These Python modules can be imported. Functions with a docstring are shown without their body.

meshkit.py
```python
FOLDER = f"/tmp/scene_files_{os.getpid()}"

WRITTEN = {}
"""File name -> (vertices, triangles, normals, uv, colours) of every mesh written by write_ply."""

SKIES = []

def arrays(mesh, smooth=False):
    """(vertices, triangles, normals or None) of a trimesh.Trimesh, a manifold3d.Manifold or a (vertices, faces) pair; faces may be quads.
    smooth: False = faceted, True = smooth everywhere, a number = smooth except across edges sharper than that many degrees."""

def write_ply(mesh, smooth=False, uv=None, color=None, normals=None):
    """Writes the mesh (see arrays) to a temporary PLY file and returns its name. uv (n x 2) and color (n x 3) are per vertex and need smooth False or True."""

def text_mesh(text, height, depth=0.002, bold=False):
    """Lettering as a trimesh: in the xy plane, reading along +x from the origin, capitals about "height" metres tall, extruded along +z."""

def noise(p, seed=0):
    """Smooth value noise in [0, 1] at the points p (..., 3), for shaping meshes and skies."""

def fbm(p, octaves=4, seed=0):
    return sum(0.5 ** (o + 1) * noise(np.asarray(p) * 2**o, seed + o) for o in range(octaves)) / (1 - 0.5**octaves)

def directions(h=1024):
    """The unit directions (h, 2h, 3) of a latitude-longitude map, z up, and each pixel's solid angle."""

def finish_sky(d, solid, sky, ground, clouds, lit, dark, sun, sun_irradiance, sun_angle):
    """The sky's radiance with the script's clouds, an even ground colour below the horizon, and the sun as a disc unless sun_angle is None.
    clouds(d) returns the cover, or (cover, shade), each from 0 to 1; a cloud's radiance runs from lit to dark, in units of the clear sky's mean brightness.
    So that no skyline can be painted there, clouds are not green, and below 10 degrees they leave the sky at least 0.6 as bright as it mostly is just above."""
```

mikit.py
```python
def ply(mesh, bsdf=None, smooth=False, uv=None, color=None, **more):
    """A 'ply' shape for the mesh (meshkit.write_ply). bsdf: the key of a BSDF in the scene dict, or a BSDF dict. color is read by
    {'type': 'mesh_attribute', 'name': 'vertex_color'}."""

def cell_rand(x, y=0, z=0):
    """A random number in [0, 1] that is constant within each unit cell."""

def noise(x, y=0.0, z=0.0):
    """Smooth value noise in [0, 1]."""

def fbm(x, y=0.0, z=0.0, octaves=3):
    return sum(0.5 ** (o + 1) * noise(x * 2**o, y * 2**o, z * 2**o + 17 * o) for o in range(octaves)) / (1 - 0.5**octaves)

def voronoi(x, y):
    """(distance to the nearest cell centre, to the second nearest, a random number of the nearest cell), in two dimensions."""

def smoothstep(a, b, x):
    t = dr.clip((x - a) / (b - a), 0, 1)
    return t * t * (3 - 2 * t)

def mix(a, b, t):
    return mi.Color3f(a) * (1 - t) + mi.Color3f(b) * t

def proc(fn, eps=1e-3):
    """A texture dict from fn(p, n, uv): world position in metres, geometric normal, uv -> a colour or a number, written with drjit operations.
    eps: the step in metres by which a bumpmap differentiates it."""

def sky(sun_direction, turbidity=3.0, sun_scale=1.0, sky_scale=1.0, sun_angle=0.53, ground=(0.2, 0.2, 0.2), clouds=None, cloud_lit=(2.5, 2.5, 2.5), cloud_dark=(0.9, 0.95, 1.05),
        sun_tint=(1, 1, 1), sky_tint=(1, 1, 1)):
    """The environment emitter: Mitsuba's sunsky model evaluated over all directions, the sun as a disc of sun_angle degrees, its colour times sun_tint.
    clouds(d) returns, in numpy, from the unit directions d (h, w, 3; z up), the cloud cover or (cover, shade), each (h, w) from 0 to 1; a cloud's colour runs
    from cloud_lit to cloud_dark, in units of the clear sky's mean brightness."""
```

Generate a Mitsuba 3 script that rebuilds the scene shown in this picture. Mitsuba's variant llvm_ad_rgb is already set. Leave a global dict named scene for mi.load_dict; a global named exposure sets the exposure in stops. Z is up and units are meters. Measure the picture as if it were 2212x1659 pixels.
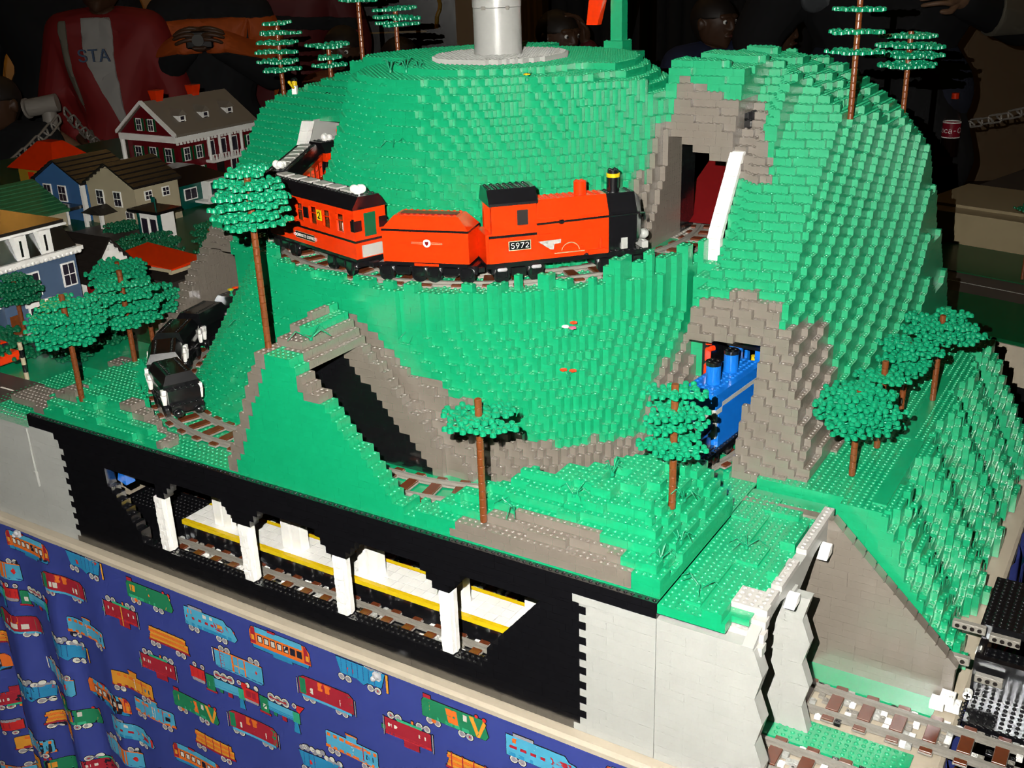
import math, random, numpy as np, trimesh, mitsuba as mi, mikit, meshkit, shapely.geometry as sg, manifold3d as m3
from shapely import affinity as sa
T4 = mi.ScalarTransform4f
S = 0.008                      # one stud pitch in metres; everything below is laid out in studs
BH = 1.2                       # brick height in studs
O = np.array([64.0, 64.0, -93.75])
def Wv(p): return (np.asarray(p, float) - O) * S
WM = np.array([[S, 0, 0, -64 * S], [0, S, 0, -64 * S], [0, 0, S, 0.75], [0, 0, 0, 1.0]])
scene, labels = {}, {}
rng = np.random.default_rng(7)
# ---------------------------------------------------------------- camera
_yaw, _pitch, _roll, _F, _C = -.567, .386, -.035, 2294.47, np.array([173.764, -103.551, 99.928])
_fw = np.array([math.sin(_yaw) * math.cos(_pitch), math.cos(_yaw) * math.cos(_pitch), -math.sin(_pitch)])
_r = np.cross(_fw, [0, 0, 1]); _r /= np.linalg.norm(_r); _u = np.cross(_r, _fw)
_r, _u = _r * math.cos(_roll) + _u * math.sin(_roll), -_r * math.sin(_roll) + _u * math.cos(_roll)
_cw = Wv(_C)
scene['camera'] = {'type': 'perspective', 'fov': math.degrees(2 * math.atan(1106 / _F)), 'fov_axis': 'x', 'near_clip': 0.05, 'far_clip': 60,
    'to_world': T4().look_at(origin=_cw.tolist(), target=(_cw + _fw).tolist(), up=_u.tolist())}
# ---------------------------------------------------------------- light: the camera's flash, the hall's warm ceiling lamps, a little bounced room light
exposure = 0.0
FLASH = 22.0
_fp = _cw - _r * 0.055 + _u * 0.05 + _fw * 0.02
scene['flash'] = {'type': 'spot', 'intensity': {'type': 'rgb', 'value': [FLASH, FLASH * .97, FLASH * .9]}, 'cutoff_angle': 44, 'beam_width': 27,
    'to_world': T4().look_at(origin=_fp.tolist(), target=(_fp + _fw - _u * 0.05).tolist(), up=_u.tolist())}
scene['room_light'] = {'type': 'constant', 'radiance': {'type': 'rgb', 'value': [.016, .013, .009]}}
for _i, (_x, _y) in enumerate([(-1.9, 3.4), (1.2, 3.6), (3.0, 2.4), (-3.2, 2.6)]):
    scene[f'hall_lamp_{_i}'] = {'type': 'point', 'position': [_x, _y, 3.3], 'intensity': {'type': 'rgb', 'value': [.42, .25, .08]}}
# ---------------------------------------------------------------- materials
ALB = {'white': .62, 'pale_grey': .56, 'pole_grey': .5, 'tile_grey': .5, 'black': .6, 'yellow': .5, 'red': .55, 'table_edge': .42}
GLOSS = {'green': .25, 'rock_grey': .27, 'black': .16, 'red': .15, 'blue': .16, 'leaf': .24, 'brown': .25, 'white': .25, 'tie_brown': .25}
def mat(name, rgb, rough=.22, spec=.35, **k):
    rgb = [c * ALB.get(name, .42) for c in rgb]             # plastic is darker than it looks in flash light
    shine = {'eta': 2.7 if name in ('green', 'rock_grey', 'black') else 2.0} if name in GLOSS else {'specular': spec}
    scene[name] = {'type': 'twosided', 'bsdf': {'type': 'principled', 'base_color': {'type': 'rgb', 'value': list(rgb)}, 'roughness': GLOSS.get(name, rough), **shine, **k}}
    return name
for _n, _c, _ro in [('green', (.003, .40, .165), .2), ('rock_grey', (.215, .185, .152), .24), ('black', (.004, .004, .005), .2), ('pale_grey', (.40, .405, .38), .3),
        ('red', (.78, .035, .003), .15), ('blue', (.008, .20, .80), .15), ('brown', (.20, .052, .012), .25), ('white', (.85, .84, .80), .25), ('cream', (.62, .54, .36), .3),
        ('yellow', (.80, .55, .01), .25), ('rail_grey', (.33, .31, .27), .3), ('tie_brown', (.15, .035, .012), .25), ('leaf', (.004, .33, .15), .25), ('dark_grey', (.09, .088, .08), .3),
        ('glass_clear', (.25, .2, .2), .05), ('steel', (.6, .6, .62), .15), ('tile_grey', (.55, .53, .50), .3), ('orange', (.85, .22, .01), .35), ('pink', (.85, .2, .35), .4),
        ('dark_red', (.22, .008, .01), .3), ('sky_blue', (.10, .25, .55), .3), ('slate_blue', (.10, .16, .27), .35), ('teal', (.0, .10, .075), .3), ('roof_dark', (.018, .014, .012), .4),
        ('deep_green', (.0, .10, .03), .35), ('tan', (.42, .34, .2), .35), ('pole_grey', (.40, .40, .38), .3),
        ('road_grey', (.085, .07, .06), .5), ('window_dark', (.03, .025, .04), .15), ('roof_green', (.04, .20, .075), .4), ('house_blue', (.06, .18, .42), .4), ('brick_red', (.17, .006, .012), .35), ('roof_taupe', (.26, .22, .17), .5), ('amber', (.55, .33, .03), .4),
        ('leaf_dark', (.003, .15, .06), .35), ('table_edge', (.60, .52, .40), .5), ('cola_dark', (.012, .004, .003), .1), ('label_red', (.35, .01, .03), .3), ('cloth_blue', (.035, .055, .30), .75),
        ('carpet', (.05, .03, .018), .9), ('wall_beige', (.30, .20, .11), .8), ('wall_cream', (.50, .36, .18), .7), ('dark_panel', (.012, .007, .005), .3), ('brass', (.35, .22, .03), .3), ('black_cloth', (.008, .008, .010), .9), ('white_plastic', (.42, .38, .33), .4), ('skin_brown', (.10, .045, .022), .5), ('skin_pale', (.30, .17, .10), .5), ('lip', (.12, .03, .025), .5),
        ('jacket_red', (.30, .010, .010), .7), ('jeans', (.03, .04, .06), .9), ('jeans_dark', (.02, .025, .05), .9), ('shirt_white', (.5, .48, .45), .8), ('stripe_grey', (.22, .20, .15), .8), ('jacket_orange', (.62, .10, .006), .7), ('jacket_dark_red', (.13, .006, .008), .7), ('jacket_orange_dark', (.25, .06, .015), .8), ('jacket_tan', (.28, .17, .09), .8), ('hair_dark', (.02, .012, .008), .6),
        ('jacket_blue', (.02, .03, .09), .8), ('jacket_grey', (.10, .09, .08), .8), ('badge_grey', (.10, .11, .12), .7), ('coat_orange', (.6, .22, .05), .8), ('cardboard', (.16, .09, .045), .8)]:
    mat(_n, _c, _ro)
scene['bottle_glass'] = {'type': 'thindielectric', 'int_ior': 1.4}
scene['cloth_print'] = {'type': 'twosided', 'bsdf': {'type': 'principled', 'base_color': {'type': 'mesh_attribute', 'name': 'vertex_color'}, 'roughness': .75, 'specular': .3}}
# ---------------------------------------------------------------- helpers
class MB:
    """collects geometry with per-corner normals into one mesh"""
    def __init__(s): s.v, s.f, s.n, s.c, s.k = [], [], [], [], 0
    def raw(s, v, f, n=None, c=None):
        v = np.asarray(v, float); f = np.asarray(f, int)
        if n is None:                                   # flat shading: split vertices
            t = v[f.ravel()]; fn = np.cross(t[1::3] - t[0::3], t[2::3] - t[0::3]); fn /= np.linalg.norm(fn, axis=1, keepdims=True) + 1e-12
            v, n, f = t, np.repeat(fn, 3, 0), np.arange(len(t)).reshape(-1, 3)
        s.v.append(v); s.n.append(n); s.f.append(f + s.k); s.k += len(v)
        if c is not None: s.c.append(np.tile(c, (len(v), 1)))
        return s
    def quads(s, q):                                    # q (n,4,3) counter-clockwise from outside
        q = np.asarray(q, float)
        if not len(q): return s
        n = np.cross(q[:, 1] - q[:, 0], q[:, 2] - q[:, 0]); n /= np.linalg.norm(n, axis=1, keepdims=True) + 1e-12
        k = np.arange(len(q))[:, None] * 4
        s.v.append(q.reshape(-1, 3)); s.n.append(np.repeat(n, 4, 0)); s.f.append(np.concatenate([k + [0, 1, 2], k + [0, 2, 3]], 0) + s.k); s.k += 4 * len(q)
        return s
    def box(s, x0, x1, y0, y1, z0, z1, b=0.0, M=None):
        if b <= 0:
            m = trimesh.creation.box(); v = (np.array(m.vertices) + .5) * [x1 - x0, y1 - y0, z1 - z0] + [x0, y0, z0]; f = m.faces
        else:
            v, f = bevel_box(x0, x1, y0, y1, z0, z1, b)
        if M is not None: v = xf(M, v)
        return s.raw(v, f)
    def tm(s, mesh, M=None, smooth=30):
        v, f, n = meshkit.arrays(mesh, smooth)
        if M is not None:
            v = xf(M, v)
            if n is not None: n = n @ M[:3, :3].T; n /= np.linalg.norm(n, axis=1, keepdims=True) + 1e-12
        return s.raw(v, f, n)
    def cyl(s, p0, p1, r0, r1=None, seg=12, caps=True):
        p0, p1 = np.asarray(p0, float), np.asarray(p1, float); r1 = r0 if r1 is None else r1
        d = p1 - p0; L = np.linalg.norm(d); d /= L
        a = np.cross(d, [0, 0, 1.0] if abs(d[2]) < .9 else [1.0, 0, 0]); a /= np.linalg.norm(a); b = np.cross(d, a)
        t = np.arange(seg) * 2 * np.pi / seg; ring = np.cos(t)[:, None] * a + np.sin(t)[:, None] * b
        sl = (r0 - r1) / L; nn = ring + d * sl; nn /= np.linalg.norm(nn, axis=1, keepdims=True)
        i = np.arange(seg); j = (i + 1) % seg
        s.raw(np.vstack([p0 + ring * r0, p1 + ring * r1]), np.vstack([np.c_[i, j, j + seg], np.c_[i, j + seg, i + seg]]), np.vstack([nn, nn]))
        if caps:
            k = np.arange(1, seg - 1); z = np.zeros(seg - 2, int)
            s.raw(p1 + ring * r1, np.c_[z, k, k + 1], np.tile(d, (seg, 1))); s.raw(p0 + ring * r0, np.c_[z, k + 1, k], np.tile(-d, (seg, 1)))
        return s
    def ball(s, c, r, sub=2, sc=(1, 1, 1)):
        m = trimesh.creation.icosphere(subdivisions=sub); v = np.array(m.vertices) * np.array(sc); n = np.array(m.vertices) / np.array(sc)
        return s.raw(v * r + c, m.faces, n / np.linalg.norm(n, axis=1, keepdims=True))
    def studs(s, P, M=None, seg=8, r=.3, h=.2):
        P = np.asarray(P, float).reshape(-1, 3)
        if not len(P): return s
        v, f, n = stud_mesh(seg, r, h); m = len(v)
        V = (P[:, None] + v[None]).reshape(-1, 3); N = np.tile(n, (len(P), 1))
        if M is not None: V = xf(M, V); N = N @ M[:3, :3].T
        return s.raw(V, (f[None] + (np.arange(len(P)) * m)[:, None, None]).reshape(-1, 3), N)
    def arr(s): return np.vstack(s.v), np.vstack(s.f), np.vstack(s.n), (np.vstack(s.c) if s.c else None)
def stud_mesh(seg=8, r=.31, h=.21, ch=.13):
    t = np.arange(seg) * 2 * np.pi / seg; c = np.c_[np.cos(t), np.sin(t)]; i = np.arange(seg); j = (i + 1) % seg; k = np.arange(1, seg - 1)
    def ring(rr, z): return np.c_[c * rr, np.full(seg, z)]
    out = np.c_[c, np.zeros(seg)]; up = np.tile([0, 0, 1.0], (seg, 1))
    v = np.vstack([ring(r, 0), ring(r, h - ch), ring(r - ch, h)]); n = np.vstack([out * .99 + up * .12, out * .95 + up * .30, out * .42 + up * .9])
    f = np.vstack([np.c_[i, j, j + seg], np.c_[i, j + seg, i + seg], np.c_[i + seg, j + seg, j + 2 * seg], np.c_[i + seg, j + 2 * seg, i + 2 * seg],
                   np.c_[np.full(seg - 2, 2 * seg), k + 2 * seg, k + 1 + 2 * seg]])
    return v, f, n / np.linalg.norm(n, axis=1, keepdims=True)
def bevel_box(x0, x1, y0, y1, z0, z1, b):
    P = []
    for x, sx in ((x0, 1), (x1, -1)):
        for y, sy in ((y0, 1), (y1, -1)):
            for z, sz in ((z0, 1), (z1, -1)):
                P += [(x, y + sy * b, z + sz * b), (x + sx * b, y, z + sz * b), (x + sx * b, y + sy * b, z)]
    h = trimesh.convex.convex_hull(np.array(P)); return np.array(h.vertices), np.array(h.faces)
def xf(M, v): return np.asarray(v) @ M[:3, :3].T + M[:3, 3]
def TR(x=0, y=0, z=0, a=0, s=1.0, tilt=0, ta=0):
    c, n = math.cos(a), math.sin(a); R = np.eye(4); R[:2, :2] = [[c, -n], [n, c]]
    if tilt:
        ct, st = math.cos(tilt), math.sin(tilt); Q = np.eye(4); Q[1:3, 1:3] = [[ct, -st], [st, ct]]
        ca, sa_ = math.cos(ta), math.sin(ta); Z = np.eye(4); Z[:2, :2] = [[ca, -sa_], [sa_, ca]]; R = Z @ Q @ Z.T @ R
    R[:3, :3] *= s; R[:3, 3] = (x, y, z); return R
_n_used = {}
def num(key):
    k = _n_used.get(key, -1) + 1; _n_used[key] = k
    return key if k == 0 else f'{key}_{k:03d}'
def shape(mb, m):
    v, f, n, c = mb.arr() if isinstance(mb, MB) else mb
    return {'type': 'ply', 'filename': meshkit.write_ply((v, f), False, None, c, normals=n), 'face_normals': False, 'bsdf': {'type': 'ref', 'id': m}}
def obj(name, mb, m, parent=None, M=None, label=None):
    key = num(name if parent is None else f'{parent}__{name}')
    d = dict(mb) if isinstance(mb, dict) else shape(mb, m)
    d['to_world'] = T4((WM @ (np.eye(4) if M is None else M)).tolist())
    scene[key] = d
    if label and parent: labels[key] = {'label': label}
    return key
def thing(name, label, cat, group=None):
    key = num(name); labels[key] = {'label': label, 'category': cat}
    if group: labels[key]['group'] = group
    return key
def tag(key, label, cat=None, group=None, kind=None):
    labels[key] = {k: v for k, v in (('label', label), ('category', cat), ('group', group), ('kind', kind)) if v}
    return key
def extrude(poly, y0, y1):
    """polygon given in (x, z) extruded along y"""
    m = trimesh.creation.extrude_polygon(poly if isinstance(poly, sg.base.BaseGeometry) else sg.Polygon(poly), y1 - y0)
    v = np.array(m.vertices); v = np.c_[v[:, 0], y1 - v[:, 2], v[:, 1]]; return v, np.array(m.faces)[:, ::1]
def ray_dir(u, v): return _fw + _r * (u - 1106) / _F - _u * (v - 829.5) / _F
# ================================================================ the mountain, brick by brick
Z0 = 24.6                                                  # top of the baseplates of the mountain module
X0, Y0, NX, NY, NB = -6, 1, 146, 128, 50
UC, UR = np.array([65.5, 65.0]), 40.0                       # upper loop
LL, LR = np.array([45.0, 49.5]), np.array([80.0, 49.5])     # lower loop corner centres
def low_in(x, y):
    """distance inwards from the centre line of the lower loop"""
    return np.where(y < 49.5, np.where(x < 45, 40 - np.hypot(x - 45, y - 49.5), np.where(x > 80, 40 - np.hypot(x - 80, y - 49.5), y - 9.5)), np.minimum(x - 5, 120 - x))
gx, gy = np.meshgrid(np.arange(NX) + X0 + .5, np.arange(NY) + Y0 + .5, indexing='ij')
ur, ua = np.hypot(gx - UC[0], gy - UC[1]), np.degrees(np.arctan2(gy - UC[1], gx - UC[0]))
li = low_in(gx, gy)
hsh = lambda x, y, s=0: (np.sin(x * 12.9898 + y * 78.233 + s * 3.7) * 43758.5453) % 1.0
# body up to the ledge of the upper track
a_, b_ = li - 5.2, ur - 44.6
low = np.where(a_ <= 0, -9, Z0 + 27.4 * np.clip(a_ / np.maximum(a_ + np.maximum(b_, 0), .01), 0, 1)) + np.where(a_ > 0, .3, 0)
low = np.where(b_ <= 0, 52.0, low)
# central peak
rim = np.interp(ua, [-180, -150, -120, -90, -46, -20, 0, 30, 180], [29, 26, 25, 23.5, 21, 27, 33, 34, 34])
dp = np.hypot(gx - 66, gy - 65)
peak = 52 + (35.6 - ur) / np.maximum(35.6 - rim, 1) * 28.6
top = np.where(gy < 62, np.clip(82.6 - np.maximum(dp - 14, 0) * .2, 80.0, 82.6), np.clip(82.6 - .03 * dp - np.maximum(dp - 25, 0) * .7, 70, 82.6))
top = np.where((gy > 62) & (gx < 60), np.minimum(82.6, 83.2 - (60 - gx) * .05 - np.maximum(dp - 30, 0) * .3), top)
peak = np.where(ur < 35.6, np.minimum(peak, top), -9)
# ridge on the right
yr = gy - .28 * (gx - 120)
rf = np.interp(yr, [33.9, 34, 44, 72, 100], [-9, Z0, 49, 73, 90])
xt, xfo = 126.6 + .2 * (gy - 75), 135.5 + .045 * (gy - 46)
rx = Z0 + (70 - Z0) * (xfo - gx) / np.maximum(xfo - xt, .8)
rt = np.interp(gx, [100, 106, 113, 119, 129, 132, 137], [81.5, 81.8, 80.6, 78, 71.5, 68, 64]) - .05 * np.maximum(gy - 85, 0) + .7 * np.sin(gy * .45 + gx * .2)
rf = np.where((gx > 98) & (gx < 118), np.maximum(rf, np.where(gy > 63 + (gx - 100) * .1, 66 + (gy - 62 - (gx - 100) * .1) * 2.3, -9)), rf)
ridge = np.where(gx > 98, np.minimum(np.minimum(rf, rx), rt), -9)
steep = np.interp(yr, [33.9, 34, 44, 56, 67.5, 74, 100], [-9, Z0, 49, 51.5, 67.5, 73, 90])
ridge = np.where((gx > 110.5) & (gx < 118), np.minimum(ridge, steep + np.maximum(gx - 114, 0) * 2.2), ridge)
ridge = np.where((gx < 114.5) & (gy < 50), -9, ridge)
ridge = np.where((gx < 111) & (gy < 64), -9, ridge)
ridge = np.where((gx < 113) & (gy < 70), np.minimum(ridge, np.where(gy > 64, 99, 52.2)), ridge)
ridge = np.where(gy > 106, ridge - (gy - 106) * 1.6, ridge)
# ridge on the left
lf = np.interp(gy + .25 * (gx - 0), [49.9, 50, 70, 82, 110], [-9, 45, 70, 79, 86])
lx = np.interp(gx, [-5, -1, 3], [-20, 45, 90])
lt = np.where(gx < 30, 80 - .3 * (30 - gx), 80)
left = np.where(gx < 34, np.minimum(np.minimum(lf, lx), lt), -9)
wing = np.where((gx > -3.6) & (gx < .4), np.clip(30.6 + (gy - 38.6) * .92, -9, 46) * (gy > 36) - 9 * (gy <= 36), -9)
# the buttress over the lower track in front
bl, br = lambda z: 52.6 + (z - 25) * .46, lambda z: 88 - .97 * (z - 26)
but = np.minimum.reduce([46.3 + np.maximum(gy - 4, 0) * .42, 25 + (gx - 52.6) / .46, 26 + (88 - gx) / .97])
but = np.where(gy < 17, but, -9)
# low mounds outside the track
mound = np.minimum.reduce([26.4 + (gy - 1) * .72, 25.4 + (gx - 87) * .42, 25.8 + (128.2 - gx) * 1.15, np.full_like(gx, 32.6)])
mound = np.where((li < -5.0) & (gx > 60) & (gx < 128) & (gy < 26), mound + (hsh(gx // 3, gy // 2) - .5) * 1.2, -9)
mound2 = np.minimum.reduce([25.4 + (gy - 1) * .9, 25 + (gx - 2) * .55, 29.2 + 0 * gx, 25.5 + (36 - gx) * .32])
mound2 = np.where((li < -5.0) & (gx < 40) & (gx > 2) & (gy < 32), mound2 + (hsh(gx // 3, gy // 2, 2) - .5) * 1.4, -9)
parapet = np.where((ur > 44.4) & (ur < 46.4) & (gy < 60), 52.0 + 1.2 * np.floor(3.2 * hsh(gx // 2, gy // 2, 5) * np.interp(ua, [-150, -115, -70, -45, -20], [.5, .9, .5, 1.0, 1.4])), -9)
parapet = np.where((low > 44), parapet, -9)
H = np.maximum.reduce([low, peak, ridge, left, wing, but, mound, mound2, parapet])
upper_cut = (ur > 35.6) & (ur < 44.5) | ((gx > 100) & (gx < 111) & (ur > 34) & (gy > 56) & (gy < 90)) | ((gx > 21) & (gx < 31) & (gy > 56) & (gy < 90))
H = np.where(upper_cut & (gy < 65), np.minimum(H, 52.0), H)
nb = np.clip(np.round((H - Z0) / BH), 0, NB).astype(int)
nb[(gx > 128) & (gy < 36)] = 0
V = np.arange(NB)[None, None, :] < nb[:, :, None]
# tunnels
lowt = np.abs(li) < 5.6
V[:, :, :16] &= ~lowt[:, :, None]
LEDGE = 23
tun = upper_cut & (gy >= 64)
zc = np.where(gx > 60, 37 + np.round(np.abs(gx - 102) * -.0 - (gx - 103) * .38), 37)
kk = np.arange(NB)[None, None, :]
V &= ~(tun[:, :, None] & (kk >= LEDGE) & (kk < zc[:, :, None]))
# colours: 0 green, 1 rock grey, 2 black
C = np.zeros(V.shape, np.uint8)
zz = Z0 + (kk + .5) * BH; X3, Y3 = gx[:, :, None] + 0 * zz, gy[:, :, None] + 0 * zz
R3, A3, L3 = ur[:, :, None] + 0 * zz, ua[:, :, None] + 0 * zz, li[:, :, None] + 0 * zz
zb = np.interp(X3, [66, 69, 77, 84, 90, 96, 104, 112, 124], [47, 46, 39.5, 37, 35.5, 31, 29, 27, 25.5]) + 1.2 * np.round(hsh(X3 // 4, 0, 3) * 1.4 - .6)
grey = (zz < zb) & (X3 > 60) & (X3 < 120) & (Y3 > 13.5) & (R3 > 44) & (X3 > br(zz) - 9) & (L3 > 4)
grey |= (Y3 < 17) & (X3 < bl(zz) + 2.2) & (X3 > 30) & (zz > 24) & (but[:, :, None] > 25) & (L3 < 6)
grey |= (Y3 < 17) & (Y3 > 3.6) & (X3 > br(zz) - 4.4) & (zz > 41.5) & (zz < 47.5)
grey |= (Y3 < 14) & (X3 > 70) & (zz > 40) & (X3 > br(zz) - 3)
grey |= (X3 > 125) & (Y3 < 58) & (Y3 > 31) & (zz < 48.5 - (X3 - 125) * .75)
grey |= (X3 > 109) & (X3 < 127) & (Y3 > 36) & (Y3 < 50) & (zz < 51 - np.abs(X3 - 121) * .3) & ((X3 > 113) | (zz < 47)) & ((zz > 43) | (L3 > 4.6) | (L3 < -4.6)) & (L3 < 10)
grey |= (X3 > 98.5) & (X3 < 116.5 - (zz - 70) * .5) & (Y3 > 60) & (zz > 64) & (zz < 79.2 - (X3 - 102) * .42) & (R3 > 35)
grey |= (X3 > 97) & (X3 < 101.5) & (Y3 > 49) & (zz > 51) & (zz < 73) & (R3 > 32.6) & (R3 < 37)
grey |= (R3 > 34) & (R3 < 36) & (zz > 52) & (zz < 52 + 6 * hsh(np.floor(A3 / 7), 1, 1)) & (A3 < -40) & (A3 > -100)
grey |= (X3 < .6) & (Y3 > 30) & (Y3 < 62) & (zz < 47)
grey |= (X3 < 9) & (Y3 > 48) & (Y3 < 54) & (zz < 47) & (zz > 40)
fr = (gx + gy)[:, :, None] + 0 * zz
grey |= (Y3 < 6) & (X3 > 96) & (X3 < 124) & (zz < 26.2 + np.clip(np.minimum((X3 - 96) * .3, (127 - X3) * .28), 0, 4.2)) & (Y3 < 5)
grey |= (Y3 < 7) & (X3 < 42) & (hsh(X3 // 6, Y3 // 4, 9) > .62)
grey |= (X3 > 36) & (X3 < 54) & (Y3 < 7) & (zz < 27)
C[grey] = 1
blk = (np.abs(L3) < 7.2) & (zz < 45) & (X3 > 54) & (X3 < br(zz) - 5.5) & (Y3 < 17) & (Y3 > 4)
blk |= (np.abs(L3) < 7.2) & (zz < 45) & (X3 > 108) & (Y3 > 48)
blk |= (np.abs(L3) < 7.2) & (zz < 44) & (X3 < 12) & (Y3 > 60)
blk |= (Y3 > 70) & (R3 > 33) & (R3 < 47) & (zz > 52) & (zz < 74)
C[blk] = 2
C[np.abs(hsh(X3 // 2, Y3 // 2, 4)) > 2] = 0
GROUND = nb == 0
def bricks(V, C, x0, y0, z0, vis_y=200, run=4, seed=1):
    """exposed voxels merged into bricks: list of (colour, x, y, k, length, quads, stud points)"""
    P = np.pad(V, 1); c = P[1:-1, 1:-1, 1:-1]
    e = {'l': ~P[:-2, 1:-1, 1:-1], 'r': ~P[2:, 1:-1, 1:-1], 'f': ~P[1:-1, :-2, 1:-1], 'b': ~P[1:-1, 2:, 1:-1], 't': ~P[1:-1, 1:-1, 2:], 'd': ~P[1:-1, 1:-1, :-2]}
    e['d'][:, :, 0] = False
    ex = c & (e['l'] | e['r'] | e['f'] | e['b'] | e['t'] | e['d'])
    out, R = [], random.Random(seed); g = .009
    for k in range(V.shape[2]):
        for j in range(V.shape[1]):
            col = ex[:, j, k]
            if not col.any(): continue
            i = 0; n = V.shape[0]; cc = C[:, j, k]
            while i < n:
                if not col[i]: i += 1; continue
                L = 1; m = R.choice((2, 3, 4, 4)) if run else 1
                while L < m and i + L < n and col[i + L] and cc[i + L] == cc[i]: L += 1
                s = slice(i, i + L)
                xa, xb, ya, yb, za, zb_ = x0 + i + g, x0 + i + L - g, y0 + j + g, y0 + j + 1 - g, z0 + k * BH + g, z0 + (k + 1) * BH
                q = []
                if e['f'][s, j, k].any(): q.append([(xa, ya, za), (xb, ya, za), (xb, ya, zb_), (xa, ya, zb_)])
                if e['b'][s, j, k].any(): q.append([(xb, yb, za), (xa, yb, za), (xa, yb, zb_), (xb, yb, zb_)])
                if e['l'][i, j, k]: q.append([(xa, yb, za), (xa, ya, za), (xa, ya, zb_), (xa, yb, zb_)])
                if e['r'][i + L - 1, j, k]: q.append([(xb, ya, za), (xb, yb, za), (xb, yb, zb_), (xb, ya, zb_)])
                if e['t'][s, j, k].any(): q.append([(xa, ya, zb_), (xb, ya, zb_), (xb, yb, zb_), (xa, yb, zb_)])
                if e['d'][s, j, k].any(): q.append([(xa, yb, za), (xb, yb, za), (xb, ya, za), (xa, ya, za)])
                st = [(x0 + i + t + .5, y0 + j + .5, zb_) for t in range(L) if e['t'][i + t, j, k]] if y0 + j < vis_y else []
                out.append((int(cc[i]), q, st)); i += L
    return out
COLS = ['green', 'rock_grey', 'black']
def project(P):
    d = np.asarray(P, float) - _C; z = d @ _fw
    return np.stack([1106 + _F * (d @ _r) / z, 829.5 - _F * (d @ _u) / z], -1), z
_occ = []                                                  # everything big that hides something, for choosing the pieces that show largest
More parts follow.
